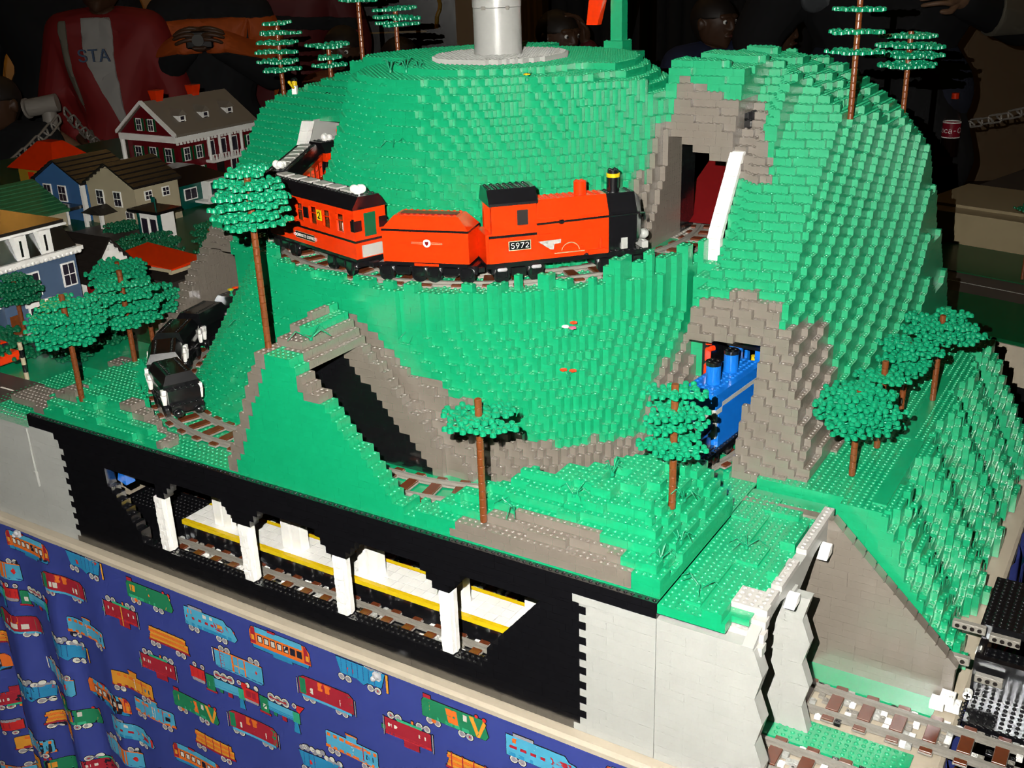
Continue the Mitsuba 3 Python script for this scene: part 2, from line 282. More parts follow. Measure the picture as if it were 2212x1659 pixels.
def most_visible(B, n, occl):
    """indices of the n bricks that show largest in the photograph"""
    sc = np.zeros(len(B)); ctr = np.zeros((len(B), 3))
    for i, (c, q, st) in enumerate(B):
        if not q: continue
        Q = np.array(q); nrm = np.cross(Q[:, 1] - Q[:, 0], Q[:, 2] - Q[:, 0]); m = Q.mean(1)
        face = ((_C - m) * nrm).sum(1) > 0
        if not face.any(): continue
        p, z = project(Q.reshape(-1, 3)); p = p.reshape(-1, 4, 2)
        a = p[:, 2] - p[:, 0]; b = p[:, 3] - p[:, 1]; ar = .5 * np.abs(a[:, 0] * b[:, 1] - a[:, 1] * b[:, 0]) * face
        k = int(ar.argmax()); inside = (p[k].mean(0) > [0, 0]).all() and (p[k].mean(0) < [2212, 1659]).all()
        sc[i] = ar.sum() * inside; ctr[i] = m[k] + nrm[k] / (np.linalg.norm(nrm[k]) + 1e-9) * .05
    order = np.argsort(-sc)[:6 * n]; order = order[sc[order] > 0]
    o = mi.Point3f(*[mi.Float(np.ascontiguousarray(ctr[order, a].astype(np.float32))) for a in range(3)])
    d = _C - ctr[order]; L = np.linalg.norm(d, axis=1); d /= L[:, None]
    hit = occl.ray_test(mi.Ray3f(o, mi.Vector3f(*[mi.Float(np.ascontiguousarray(d[:, a].astype(np.float32))) for a in range(3)])))
    return set(order[~np.array(hit)][:n].tolist())
def occluder(Bs):
    mb = MB()
    for B in Bs: mb.quads([q for _, qs, _ in B for q in qs])
    v, f, n, _ = mb.arr()
    return mi.load_dict({'type': 'scene', 's': {'type': 'ply', 'filename': meshkit.write_ply((v, f), False)}})
def emit(root, B, pick, names, kindname, sm=None, stud_seg=8):
    """the picked bricks as entries of their own, the others joined by colour"""
    rest = {}
    for i, (c, q, st) in enumerate(B):
        if i in pick:
            mb = MB().quads(q).studs(st, seg=10); obj(names[c], mb, COLS[c], root)
        else: rest.setdefault(c, ([], []))[0].extend(q); rest[c][1].extend(st)
    for c, (q, st) in rest.items():
        mb = MB().quads(q).studs(st, seg=stud_seg)
        k = obj(kindname[c], mb, COLS[c], root); labels[k] = {'kind': 'stuff'}
B_m = bricks(V, C, X0, Y0, Z0, vis_y=112)
occ = occluder([B_m])
mt = thing('mountain', 'big green and grey brick-built mountain with train tunnels and a flat top', 'mountain')
by = lambda B, c: [i if b[0] == c else -1 for i, b in enumerate(B)]
def pick_by_colour(B, n, occ):
    got = set()
    for c in range(3):
        idx = [i for i, b in enumerate(B) if b[0] == c]
        if idx and n[c]: got |= {idx[k] for k in most_visible([B[i] for i in idx], n[c], occ)}
    return got
pick = pick_by_colour(B_m, (300, 300, 0), occ)
emit(mt, B_m, pick, ['green_brick', 'grey_brick', 'black_brick'], ['green_bricks', 'grey_bricks', 'tunnel_lining'])
# baseplates: studs where no brick stands
gs = [(gx[i, j], gy[i, j], Z0) for i, j in zip(*np.nonzero(GROUND & (gx > 2) & (gx < 128) & (gy < 60) & ((np.abs(li) < 6) | (li < 0) | True)))]
gs = [p for p in gs if abs(float(low_in(np.array(p[0]), np.array(p[1]))) - 2.5) > .9 and abs(float(low_in(np.array(p[0]), np.array(p[1]))) + 2.5) > .9]
bp = MB().box(2, 128, 1, 129, Z0 - .3, Z0).studs(gs)
obj('baseplate', bp, 'green', mt)
bp2 = MB().box(21, 111, 21, 110, 51.9, 52.2)
# ================================================================ the black front wall with the station, the grey piers
ROWS = [(i * BH, (i + 1) * BH) for i in range(17)] + [(20.4, 20.8), (20.8, 22.0), (22.0, 23.2), (23.2, 24.3)]
def brick_row(lo, hi, R, wide=(4, 6, 8), off=0):
    x = lo; out = []
    while x < hi - .01:
        w = R.choice(wide) if x > lo else R.choice((2, 4))
        if hi - x - w < 1: w = hi - x
        out.append((x, min(x + w, hi))); x += w
    return out
R_ = random.Random(3)
def arch_open(x, z):
    """True where the station opening cuts the front wall (x, z at a stud's middle)"""
    if x < 36:
        if z < 5 or x < 22 + max(0, (15.6 - z)) * .73: return False
        return z < 18.6 - (x > 33) * 1.2 - (x > 34.6) * 2 or (34 <= x < 36 and 4.9 < z < 15.6)
    if x > 96:
        if z < 4.9 or x > 100 + (z - 4.7) * .80: return False
        return z < 19.0 - (x < 98.5) * 1.2 - (x < 97) * 1.2
    d = (x - 36) % 20
    if d >= 18: return 4.9 < z < 15.6
    e = min(d, 18 - d)
    return 4.9 < z < 15.6 + min(3, int(e / 1.1)) * 1.2 + 0
wall = thing('station_wall', 'long black front wall of the layout with an open underground station between grey ends', 'wall')
blk_mb, piers = MB(), []
for r, (z0, z1) in enumerate(ROWS):
    zm = (z0 + z1) / 2
    row = ['o' if arch_open(x + .5, zm) else 'k' for x in range(2, 128)]
    gl = 10 + (r % 2 == 1) if r < 17 else (9 if r < 19 else 2)
    gr = (116 if r == 0 else 118 - (r % 2 == 1)) if r < 17 else (118 if r == 17 else 116 if r == 18 else 128)
    if r == 17: gl, gr = 10, 117
    for x in range(2, gl): row[x - 2] = 'g'
    for x in range(gr, 128): row[x - 2] = 'h'
    i = 0
    while i < 126:
        j = i
        while j < 126 and row[j] == row[i]: j += 1
        if row[i] != 'o':
            for xa, xb in brick_row(i + 2, j + 2, R_):
                if row[i] == 'k': blk_mb.box(xa + .015, xb - .015, 0, 2, z0 + .015, z1 - .005)
                else:
                    mb = MB().box(xa + .006, xb - .006, R_.uniform(-.006, .006), 2, z0 + .006, z1 - .003)
                    obj('grey_brick', mb, 'pale_grey', wall)
        i = j
blk_mb.studs([(x + .5, .5, 24.3) for x in range(2, 128)] + [(x + .5, 1.5, 24.3) for x in range(114, 128)], seg=10)
lst = [x for x in range(31, 100) if (x < 34 or x >= 36) and not any(q <= x < q + 2 for q in (54, 74, 94))]
blk_mb.studs([(x + .5, y, 4.8) for x in lst for y in (.5, 1.5)], seg=8)
for k in range(9): blk_mb.studs([(29.6 - .73 * k * 1.0 - .6, y, 4.8 + 1.2 * k) for y in (.5, 1.5)])
for k in range(11): blk_mb.studs([(100.6 + .97 * k, y, 4.8 + 1.2 * k) for y in (.5, 1.5)])
labels[obj('black_brickwork', blk_mb, 'black', wall)] = {'kind': 'stuff'}
for k, x in enumerate((34, 54, 74, 94)):
    p = thing('station_pillar', ['white station pillar nearest the blue brick at the dark left end', 'second white station pillar from the left', 'third white station pillar from the left', 'white station pillar nearest the stepped right end of the opening'][k], 'pillar', 'white pillars of the underground station')
    for j in range(5):
        z = 5.0 + j * 2.1
        mb = MB().box(x + .05, x + 1.95, .05, 1.95, z, z + 2.08, .04)
        for t in (0, 1): mb.box(x + .06 + .98 * (t if j % 2 else 1 - t) * .5, x + .9 + .98 * t * .55, -.04, .2, z + .15 + t * .9, z + 1.0 + t * .9, .03)
        obj('textured_brick', mb, 'white', p)
    obj('side_strip', MB().box(x + 1.3, x + 1.98, .35, 1.7, 5, 15.5).box(x + 1.9, x + 2.12, .8, 1.3, 5, 15.5), 'white', p)
# --- inside of the station
st = thing('station_platform', 'white tiled station platform with yellow safety edges behind the pillars', 'platform')
for i, x in enumerate(np.arange(28, 100, 2.0)):
    for j in range(3):
        if x > 100 + j: continue
        obj('tile', MB().box(x + .02, x + 1.98, 10.6 + 2 * j - .08, 10.6 + 2 * j + 1.88, 4.0, 4.4, .02), 'white' if i % 1 == 0 else 'tile_grey', st)
obj('yellow_edge', MB().box(28, 100, 9.7, 10.5, 3.6, 4.45), 'yellow', st)
obj('yellow_edge', MB().box(28, 100, 16.5, 17.3, 3.6, 4.45), 'yellow', st)
obj('body', MB().box(28.2, 99.8, 11, 16.4, .2, 4.0), 'black', st)
ex = MB().box(12, 28, 10, 17.5, .2, 4.4).studs([(x + .5, y + .5, 4.4) for x in range(12, 28) for y in range(10, 17)])
obj('studded_end', ex, 'black', st)
for k, x in enumerate((34.8, 51.6, 68.6, 85.6)):
    d = thing('platform_screen', f'pair of white upright slabs on the platform behind the {["first", "second", "third", "fourth"][k]} white pillar from the left', 'slab', 'white slabs on the station platform')
    obj('panel', MB().box(x, x + 1.9, 11.6, 13.6, 4.42, 17.6, .03), 'white', d)
    obj('panel', MB().box(x + 2.4, x + 4.4, 11.6, 13.6, 4.42, 17.6, .03), 'white', d)
obj('end_slope', MB().raw(*extrude([(100.2, 4.4), (103.4, 4.4), (103.2, 8.2), (100.2, 8.2)], 13.4, 16.4)), 'white', st)
bb = tag(obj('blue_slope_brick', MB().raw(*extrude([(22.2, 14.8), (24.4, 14.2), (24.4, 18.4), (23.4, 18.4)], 2.1, 4.1)), 'blue'), 'blue slope brick in the dark left corner of the station opening', 'brick')
obj('back_wall', MB().box(4, 126, 27.5, 28, 0, 24), 'black', wall)
obj('ceiling', MB().box(4, 126, 2, 28, 23.6, 24.2), 'black', wall)
obj('floor_plate', MB().box(4, 126, 2, 27.5, 0.02, .25), 'black', wall)
# --- left neighbour module wall
wl = thing('side_wall', 'smooth grey end wall of the town table at the far left front', 'wall')
for z0 in np.arange(0, 21.6, 1.2):
    for xa, xb in brick_row(-30, 2, R_, (8, 8, 10)): obj('grey_brick', MB().box(xa + .01, xb - .01, 0, 2, z0 + .01, z0 + 1.2), 'pale_grey', wl)
obj('edge_strip', MB().box(.6, 1.5, -.35, .02, 12.4, 21.4, .1), 'pale_grey', wl)
obj('edge_strip', MB().box(.9, 1.7, -.5, .02, 9.4, 12.6, .1), 'pale_grey', wl)
obj('green_top', MB().box(-30, 2, 0, 40, 21.6, 22.8).studs([(x + .5, y + .5, 22.8) for x in range(-14, 2) for y in range(0, 24)]), 'green', wl)
# ================================================================ right-hand bridge module
bm = thing('bridge_module', 'pale grey arched railway bridge module with a studded green deck at the right front corner', 'bridge')
for r, (z0, z1) in enumerate(ROWS[:19]):
    for xa, xb in brick_row(128.06, 140.0, R_, (3, 4, 4, 6)):
        obj('grey_brick', MB().box(xa + .006, xb - .006, R_.uniform(-.006, .006), 2.2, z0 + .006, z1 - .003), 'pale_grey', bm)
for z0 in np.arange(.4, 21.5, 1.2):
    for xa, xb in brick_row(132, 141.0, R_, (4, 6)): obj('grey_brick', MB().box(xa + .005, xb - .005, 14.3, 16, z0 + .005, z0 + 1.2), 'pale_grey', bm)
def wavy(x0, base, lean, zt, y0, y1, ph):
    zs_ = np.arange(zt, -.01, -3.4); zs_[-1] = 0
    ed = [(base + lean * (zt - z) + (.55 if (k + ph) % 2 else -.45), z) for k, z in enumerate(zs_)]
    for (xa, za), (xb, zb_) in zip(ed[:-1], ed[1:]): obj('wavy_edge', MB().raw(*extrude([(x0, zb_ + .01), (xb, zb_ + .01), (xa, za), (x0, za)], y0, y1)), 'pale_grey', bm)
wavy(140.0, 141.2, .06, 21.6, -.01, 2.3, 0); wavy(141.0, 142.6, .06, 21.4, 14.28, 16.02, 1)
def yz(pts, x0, x1):
    """polygon given in (y, z), extruded along x"""
    m = trimesh.creation.extrude_polygon(sg.Polygon(pts), x1 - x0); v = np.array(m.vertices)
    return np.c_[v[:, 2] + x0, v[:, 0], v[:, 1]], m.faces
arch = [(0, 20), (2.4, 18.6), (2.6, 20.2), (4, 21.6), (7, 22.7), (10, 22.9), (12, 22.3), (14.3, 19.5), (16, 17.5), (16.8, 19.3), (20, 20.6), (24, 22.2), (27.5, 22.4), (29, 21.6), (30.5, 20), (33, 20), (33, 24.2), (5, 24.2), (0, 22)]
obj('arch_facade', MB().raw(*yz(arch, 139.2, 140.6)), 'pale_grey', bm)
dk = MB().box(128.1, 139.2, 2.2, 35, 23.3, 24.2).box(128.1, 137, 0, 2.2, 22.9, 24.2)
hts = {}
for (x, y, w, d, h) in [(131, 2, 2, 31, .4), (133, 14, 3, 5, .4), (137, 20, 2, 6, 1.2), (138, 12, 1.4, 3, 1.2), (128.2, 25, 3, 9, .4), (134, 0, 2.5, 3, 1.2), (132, 28, 5, 2, .8)]:
    dk.box(x, x + w, y, y + d, 24.2, 24.2 + h)
    for i in range(int(w)):
        for j in range(int(d)): hts[(int(x) + i, int(y) + j)] = h
dk.studs([(x + .5 + .1, y + .5, 24.2 + hts.get((x, y), 0)) for x in range(128, 139) for y in range(0, 33) if not (x > 135 and y < 4)], seg=10)
obj('green_deck', dk, 'green', bm)
cp = MB()
for y in range(4, 33):
    if not (9 <= y < 10 or 17 <= y < 20): cp.box(139.2, 140.6, y + .01, y + .99, 24.2, 25.0).studs([(139.9, y + .5, 25.0)], seg=10)
for k, (y0, z) in enumerate([(4, 25.0), (3, 24.0), (2, 22.8), (1, 21.6)]):
    cp.box(136.2, 140.8 + .2 * k, y0, y0 + 1.5, z - 1.2, z).studs([(136.7 + i, y0 + .5, z) for i in range(4)], seg=10)
cp.box(136.2, 139.19, 5.5, 8, 23.5, 25).studs([(136.7 + i, y + .5, 25) for i in range(3) for y in range(5, 8)], seg=10)
labels[obj('white_coping', cp, 'tile_grey', bm)] = {'kind': 'stuff'}
obj('slope_brick', MB().raw(*yz([(11.2, 21.2), (13.6, 21.2), (13.6, 22.4), (12.6, 22.4)], 140.6, 142.0)), 'white', bm)
obj('slope_brick', MB().raw(*yz([(25.4, 20.8), (28, 20.8), (28, 22.2), (27, 22.2)], 140.6, 142.0)), 'white', bm)
rw = thing('retaining_wall', 'large dark grey brick retaining wall with a sloping top beside the right-hand tracks', 'wall')
tri = sg.Polygon([(128, 0), (159.6, 0), (159.6, 6.3), (141.2, 24.6), (128, 24.6)])
for r, z0 in enumerate(np.arange(0.3, 24.6, 1.2)):
    for xa, xb in brick_row(128 - (r % 2) * 2, 162, R_, (4,)):
        p = sg.box(xa + .008, z0 + .008, xb - .008, z0 + 1.195).intersection(tri)
        if p.area > .1 and p.geom_type == 'Polygon': obj('grey_brick', MB().raw(*extrude(p, 30, 31.5)), 'rock_grey', rw)
for k in range(12):
    t0, t1 = k / 12, (k + 1) / 12; A = np.array([141.0, 24.5]); Bq = np.array([159.7, 6.0])
    p, q = A + (Bq - A) * t0, A + (Bq - A) * (t1 - .01); nrm = np.array([.7, .71]) * .5
    obj('sloping_cap', MB().raw(*extrude([p, q, q + nrm, p + nrm], 29.8, 31.8)), 'rock_grey', rw)
# --- terrace hill right of the mountain
TX, TY = 128, 33
tx, ty = np.meshgrid(np.arange(34) + TX + .5, np.arange(82) + TY + .5, indexing='ij')
edge = 147.6 + .9 * np.sin(ty * .35) + 1.5 * (hsh(tx * 0, ty // 2) - .5)
th = np.where(tx < edge, 24.6, 24.6 - (tx - edge) * 2.15 + 1.6 * (hsh(tx // 1, ty // 1, 8) - .5))
th = np.where((ty < 35) & (tx > 139) & (tx < 147), np.minimum(th, 24.6), th)
th = np.where((ty < 33.9) & (tx < 128), 0, th)
tb = np.clip(np.round(th / BH), 0, 21).astype(int); tb[(ty < 36) & (tx < 141.5)] = 0; tb[(ty < 34) & (tx < 147)] = 0; tb[(tx - edge > 10.5)] = 0
under = (tx < 141.5)
TV = (np.arange(21)[None, None, :] < tb[:, :, None]); TV[under, :18] = False
gxa = np.clip(tx - X0, 0, NX - 1).astype(int); gya = np.clip(ty - Y0, 0, NY - 1).astype(int)
TV[(nb[gxa, gya] > 0) & (tx < X0 + NX)] = False
B_t = bricks(TV, np.zeros(TV.shape, np.uint8), TX, TY, 0.25, vis_y=122, seed=5)
tr = thing('terrace_hill', 'flat studded green terrace and its bumpy green slope at the right edge of the table', 'hill')
emit(tr, B_t, most_visible(B_t, 300, occluder([B_m, B_t])), ['green_brick'], ['green_bricks'])
obj('smooth_path', MB().box(145, 147, 36, 60, 25.45, 25.72).box(143.4, 145.4, 60, 90, 25.45, 25.7), 'green', tr)
# ================================================================ tracks
def ring_sweep(path, prof, closed=False):
    """path (n,2), profile [(offset, z)] counter-clockwise seen along the path -> flat shaded mesh pieces"""
    p = np.asarray(path, float); d = np.roll(p, -1, 0) - np.roll(p, 1, 0) if closed else np.gradient(p, axis=0)
    d /= np.linalg.norm(d, axis=1, keepdims=True); nrm = np.c_[-d[:, 1], d[:, 0]]
    pr = np.asarray(prof, float); m = len(pr)
    V = np.concatenate([np.c_[p + nrm * o, np.full(len(p), z)][:, None] for o, z in pr], 1)
    n = len(p); i = np.arange(n if closed else n - 1); j = (i + 1) % n; q = []
    for k in range(m):
        l = (k + 1) % m; q.append(np.stack([V[i, k], V[i, l], V[j, l], V[j, k]], 1))
    return np.concatenate(q)
def arc(c, R, a0, a1, n): t = np.radians(np.linspace(a0, a1, n)); return np.c_[c[0] + R * np.cos(t), c[1] + R * np.sin(t)]
def resample(p, step):
    L = np.r_[0, np.cumsum(np.linalg.norm(np.diff(p, axis=0), axis=1))]; t = np.arange(0, L[-1], step)
    return np.c_[np.interp(t, L, p[:, 0]), np.interp(t, L, p[:, 1])]
TIE = MB().box(-.9, .9, -4, 4, .18, .5, .05).arr(); TIEP = shape(TIE, 'rail_grey')
SLP = shape(MB().box(-.85, .85, -1.7, 1.7, .5, .82, .06).arr(), 'tie_brown'); SLE = shape(MB().box(-.8, .8, -3.98, -3.1, .48, .8, .06).arr(), 'tie_brown')
def track(label, path, z, group='brick railway tracks', pitch=4.3, name='train_track', ballast=None, seed=0, nmax=300):
    t = thing(name, label, 'track', group)
    for side in (-2.5, 2.5):
        mb = MB().quads(ring_sweep(path, [(side - .62, z + .2), (side + .62, z + .2), (side + .62, z + .55), (side - .62, z + .55)]))
        obj('rail_base', mb, 'rail_grey', t)
        mb = MB().quads(ring_sweep(path, [(side - .22, z + .55), (side + .22, z + .55), (side + .3, z + 1.02), (side - .3, z + 1.02)]))
        obj('rail', mb, 'rail_grey', t)
    c = resample(path, pitch); d = np.gradient(c, axis=0); R = random.Random(seed); bl = {}
    for k, (p, dd) in enumerate(zip(c, d)):
        M = TR(p[0], p[1], z, math.atan2(dd[1], dd[0]))
        if ballast:
            for _ in range(9):
                col = R.choice(ballast); xx, yy = R.choice((1.35, 2.15, 2.9)), R.choice((-3.4, -1.3, -.4, .5, 1.3, 3.4))
                bl.setdefault(col, MB()).box(xx - .4, xx + .45, yy - .48, yy + .48, .0, R.choice((.45, .6)), .05, M=M).studs([(xx, yy, .55)], M=M)
        obj('tie', TIEP, '', t, M)
        q = obj('sleeper', SLP, '', t, M); obj('sleeper_end', SLE, '', t, M); obj('sleeper_end', SLE, '', t, M @ TR(a=math.pi))
    for col, mb in bl.items(): labels[obj('ballast', mb, col, t)] = {'kind': 'stuff'}
    return t
track('curved train track running round the peak under the red train', arc(UC, UR, -212, 62, 140), 52.0, pitch=4.4)
lp = np.vstack([np.c_[np.full(20, 5.0), np.linspace(88, 50, 20)], arc(LL, 40, 180, 270, 40), np.c_[np.linspace(47, 78, 16), np.full(16, 9.5)], arc(LR, 40, -90, 0, 40), np.c_[np.full(14, 120.0), np.linspace(51, 82, 14)]])
track('curved train track along the mountain foot under the black wagons and blue locomotive', lp, Z0, pitch=4.2)
BAL = ['white', 'white', 'pale_grey', 'black', 'rail_grey']
track('station track with white and black ballast in front of the platform', np.c_[np.linspace(108, 27, 60), np.full(60, 5.9)], .25, ballast=BAL, seed=1)
track('station track in the dark behind the platform', np.c_[np.linspace(118, 14, 60), np.full(60, 21.9)], .25, ballast=BAL, seed=2)
track('ballasted train track leaving the farther arch along the retaining wall', np.c_[np.linspace(176, 128, 40), np.full(40, 21.5)], .35, ballast=BAL, seed=3)
track('ballasted train track leaving the nearer arch at the bottom right corner', np.c_[np.linspace(159, 128, 40), np.full(40, 7.2)], .35, ballast=BAL, seed=4)
gp = thing('green_plate', 'green studded plate lying between the two tracks at the bottom right', 'plate')
obj('plate', MB().box(128, 157.6, 11.6, 17, .05, .4).box(128, 158, 26, 30, .05, .4).studs([(x + .5, y + .5, .4) for x in range(140, 157) for y in range(12, 17)]), 'green', gp)
# ================================================================ trains (local frame: x forward, z up from the rail head, metres = studs)
def on_arc(c, R, deg, z, flip=1, half=0):
    t = math.radians(deg); r = R * math.cos(half / R) if half else R
    return TR(c[0] + r * math.cos(t), c[1] + r * math.sin(t), z, t + flip * math.pi / 2)
def prism_x(poly, x0, x1):
    """polygon in (y, z) extruded along x"""
    return yz(poly, x0, x1)
def bogie(root, x, M, w=2, chrome=False):
    mb = MB().box(x - 4.2, x + 4.2, -2.6, 2.6, 1.2, 2.6, .1).box(x - 1.2, x + 1.2, -3.1, 3.1, .9, 2.2, .1)
    k = obj('bogie', mb, 'black', root, M)
    for dx in (-2.7, 2.7):
        wb = MB()
        for y in (-2.75, 2.75):
            wb.cyl((x + dx, y - .35, 1.05), (x + dx, y + .35, 1.05), 1.25, seg=16).cyl((x + dx, y - .55, 1.05), (x + dx, y + .55, 1.05), .45, seg=8)
            wb.box(x + dx - .9, x + dx + .9, y * 1.12 - .2, y * 1.12 + .2, .7, 2.3, .15)
        wb.cyl((x + dx, -2.6, 1.05), (x + dx, 2.6, 1.05), .3, seg=6)
        obj('wheelset', wb, 'black', root, M)
        if chrome: obj('axle_box', MB().box(x + dx - .8, x + dx + .8, -3.75, -3.3, 1.9, 2.45, .18), 'steel', root, M)
    return k
def text(s, h, M, root, m, name='lettering', thick=.04):
    tm_ = meshkit.text_mesh(s, h); v = np.array(tm_.vertices); v[:, :2] -= (v[:, :2].max(0) + v[:, :2].min(0)) / 2; zr = np.ptp(v[:, 2]) or 1
    v = np.c_[v[:, 0], -(v[:, 2] - v[:, 2].min()) / zr * thick, v[:, 1]]          # facing -y
    mb = MB().raw(v, np.array(tm_.faces)); return obj(name, mb, m, root, M)
def cabroof(x0, x1, z0, z1, w, inset):
    return prism_x([(-w, z0), (w, z0), (w - .05, z0 + .35), (w - inset, z1), (-w + inset, z1), (-w + .05, z0 + .35)], x0, x1)
def loco_red(M):
    t = thing('steam_locomotive', 'red and black steam locomotive with a yellow-banded chimney leading the train on the upper track', 'locomotive')
    obj('frame', MB().box(-13, 13.2, -3, 3, 2.3, 3.1, .05).box(9, 13.6, -2.6, 2.6, 1.4, 2.4, .1), 'black', t, M)
    bogie(t, -8.0, M, chrome=True); bogie(t, 8.6, M)
    prof = [(-3, 3.1), (3, 3.1), (3, 9.2), (1.7, 12), (-1.7, 12), (-3, 9.2)]
    obj('boiler', MB().raw(*prism_x([(-2.95, 4.9), (2.95, 4.9), (2.95, 9.4), (1.6, 12), (-1.6, 12), (-2.95, 9.4)], -5, 6.6)).box(-5, 6.6, -2.9, 2.9, 3.1, 4.9).studs([(x + .5, y, 12) for x in range(-5, 6) if x not in (2, 3) for y in (-1, 0, 1)], seg=10), 'red', t, M)
    obj('smokebox', MB().raw(*prism_x([(-2.95, 4.4), (2.95, 4.4), (2.95, 9.4), (1.6, 12), (-1.6, 12), (-2.95, 9.4)], 6.62, 11.2)).raw(*trimesh_loft([(-2.95, 4.4), (2.95, 4.4), (2.95, 9.4), (1.6, 12), (-1.6, 12), (-2.95, 9.4)], 11.2, 12.2, .72, 8)).box(6.6, 11, -2.6, 2.6, 3.1, 4.4).studs([(x + .5, y, 12) for x in (6.7, 10) for y in (-1, 0, 1)], seg=10), 'black', t, M)
    obj('dome', MB().cyl((2.9, 0, 12), (2.9, 0, 14), 1, seg=20).studs([(2.5, -.4, 14), (3.3, .4, 14), (2.5, .4, 14), (3.3, -.4, 14)]), 'red', t, M)
    ch = obj('chimney', MB().cyl((8.3, 0, 12), (8.3, 0, 14.2), 1, seg=20).cyl((8.3, 0, 14.8), (8.3, 0, 15.3), .9, seg=20).studs([(7.9, -.4, 15.3), (8.7, .4, 15.3), (7.9, .4, 15.3), (8.7, -.4, 15.3)]), 'black', t, M)
    obj('yellow_band', MB().cyl((8.3, 0, 14.2), (8.3, 0, 14.8), 1.05, seg=20), 'yellow', ch, M)
    obj('handrail', MB().cyl((-5, -3.15, 8.6), (11.5, -3.1, 8.9), .16, seg=8).cyl((-1.4, -3.15, 8.66), (-.8, -3.15, 8.66), .34, seg=8).cyl((11.5, -3.1, 8.9), (12.6, -2.4, 8.7), .2, seg=8).cyl((12.6, -2.4, 8.7), (12.8, -2.2, 7.6), .2, seg=8), 'black', t, M)
    cb = MB()
    for s in (-1, 1):
        cb.box(-12, -10.4, s * 2.5 - .5, s * 2.5 + .5, 3.1, 12).box(-10.4, -5, s * 2.5 - .5, s * 2.5 + .5, 3.1, 8.7).box(-10.4, -8, s * 2.5 - .5, s * 2.5 + .5, 8.7, 11.9).box(-6.3, -5, s * 2.5 - .5, s * 2.5 + .5, 8.7, 11.9).box(-8, -6.3, s * 2.5 - .5, s * 2.5 + .5, 11, 11.9)
    cb.box(-5.6, -5, -2.5, 2.5, 3.1, 11.9).box(-13, -12, -2.9, 2.9, 3.1, 7.6)
    cab = obj('cab', cb, 'red', t, M)
    obj('black_trim', MB().box(-12.5, -5, -3.06, -2.95, 7.0, 7.35), 'black', cab, M)
    obj('window_frame', MB().box(-8, -6.3, -2.9, -2.7, 8.7, 11).box(-7.9, -6.5, -2.95, -2.6, 8.75, 8.95), 'roof_dark', cab, M)
    obj('cab_roof', MB().raw(*cabroof(-12.4, -4.8, 11.9, 14.2, 3.3, 1.3)).studs([(x, y, 14.2) for x in np.arange(-11.8, -5, 1.0) for y in (-1.5, -.5, .5, 1.5)], seg=10), 'black', t, M)
    obj('side_sheet', MB().box(-12.6, -1.5, -3.12, -2.9, 3.1, 7.0).box(-1.5, 2.4, -3.1, -2.9, 3.1, 4.6).box(3.2, 6.4, -3.3, -2.6, 3.1, 3.8), 'red', t, M)
    pl = obj('number_plate', MB().box(-9.4, -6.1, -3.2, -3.1, 5.0, 6.3, .04), 'black', t, M)
    obj('border', MB().quads(frame_quads(-9.55, -6.0, 4.9, 6.4, .14, -3.19)), 'cream', pl, M)
    text('5972', .85, M @ TR(-7.75, -3.2, 5.65), pl, 'white')
    obj('grey_wing', MB().raw(*extrude([(-4.9, 5.9), (-1.2, 6.0), (-1.3, 5.4), (-2.3, 5.3), (-2.4, 4.5), (-2.9, 4.5)], -3.2, -3.1)), 'pale_grey', t, M)
    lp_ = arc((.3, 3.9), 1.5, 170, 10, 12)
    obj('gold_line', MB().quads([[(a[0], -3.14, a[1]), (b[0], -3.14, b[1]), (b[0] * .93 + .02, -3.14, 3.9 + (b[1] - 3.9) * .9), (a[0] * .93 + .02, -3.14, 3.9 + (a[1] - 3.9) * .9)][::-1] for a, b in zip(lp_[:-1], lp_[1:])]).box(-2.3, 2.6, -3.16, -3.1, 3.75, 3.9), 'tan', t, M)
    obj('grey_valve', MB().box(8.6, 9.7, -3.05, -2.5, 3.4, 5.2, .05), 'pale_grey', t, M)
    obj('steam_pipe', MB().cyl((5.2, -2.95, 3.8), (5.2, -2.95, 5.6), .25, seg=10).box(4.6, 5.9, -3.3, -2.7, 3.6, 3.9), 'red', t, M)
    obj('step_studs', MB().studs([(2.9 + .9 * k, -3.0, 3.15) for k in range(3)] + [(7 + 1 * k, -2.8, 3.12) for k in range(6)]), 'black', t, M)
    obj('buffer_beam', MB().box(12.2, 13.3, -2.6, 2.6, 3.1, 4.2, .05).ball((12.9, -1.6, 5.2), .8).ball((12.9, 1.6, 5.2), .8).cyl((12.3, -1.6, 5.2), (12.9, -1.6, 5.2), .7).studs([(12.6, -2, 4.2), (12.6, 0, 4.2)]), 'pale_grey', t, M)
    obj('coupling', MB().box(-14.2, -12.8, -1, 1, 1.3, 2.2, .1).cyl((-14, 0, 1.2), (-14, 0, 2.4), .7, seg=12), 'black', t, M)
    return t
def frame_quads(x0, x1, z0, z1, w, y):
    P = lambda a, b, c, d: [(a, y, b), (c, y, b), (c, y, d), (a, y, d)]
    return [P(x0, z0, x1, z0 + w), P(x0, z1 - w, x1, z1), P(x0, z0 + w, x0 + w, z1 - w), P(x1 - w, z0 + w, x1, z1 - w)]
def trimesh_loft(poly, x0, x1, sc, zc):
    p = np.array(poly, float); q = np.c_[p[:, 0] * sc, zc + (p[:, 1] - zc) * sc]; n = len(p)
    h = trimesh.convex.convex_hull(np.vstack([np.c_[np.full(n, x0), p], np.c_[np.full(n, x1), q]])); return np.array(h.vertices), np.array(h.faces)
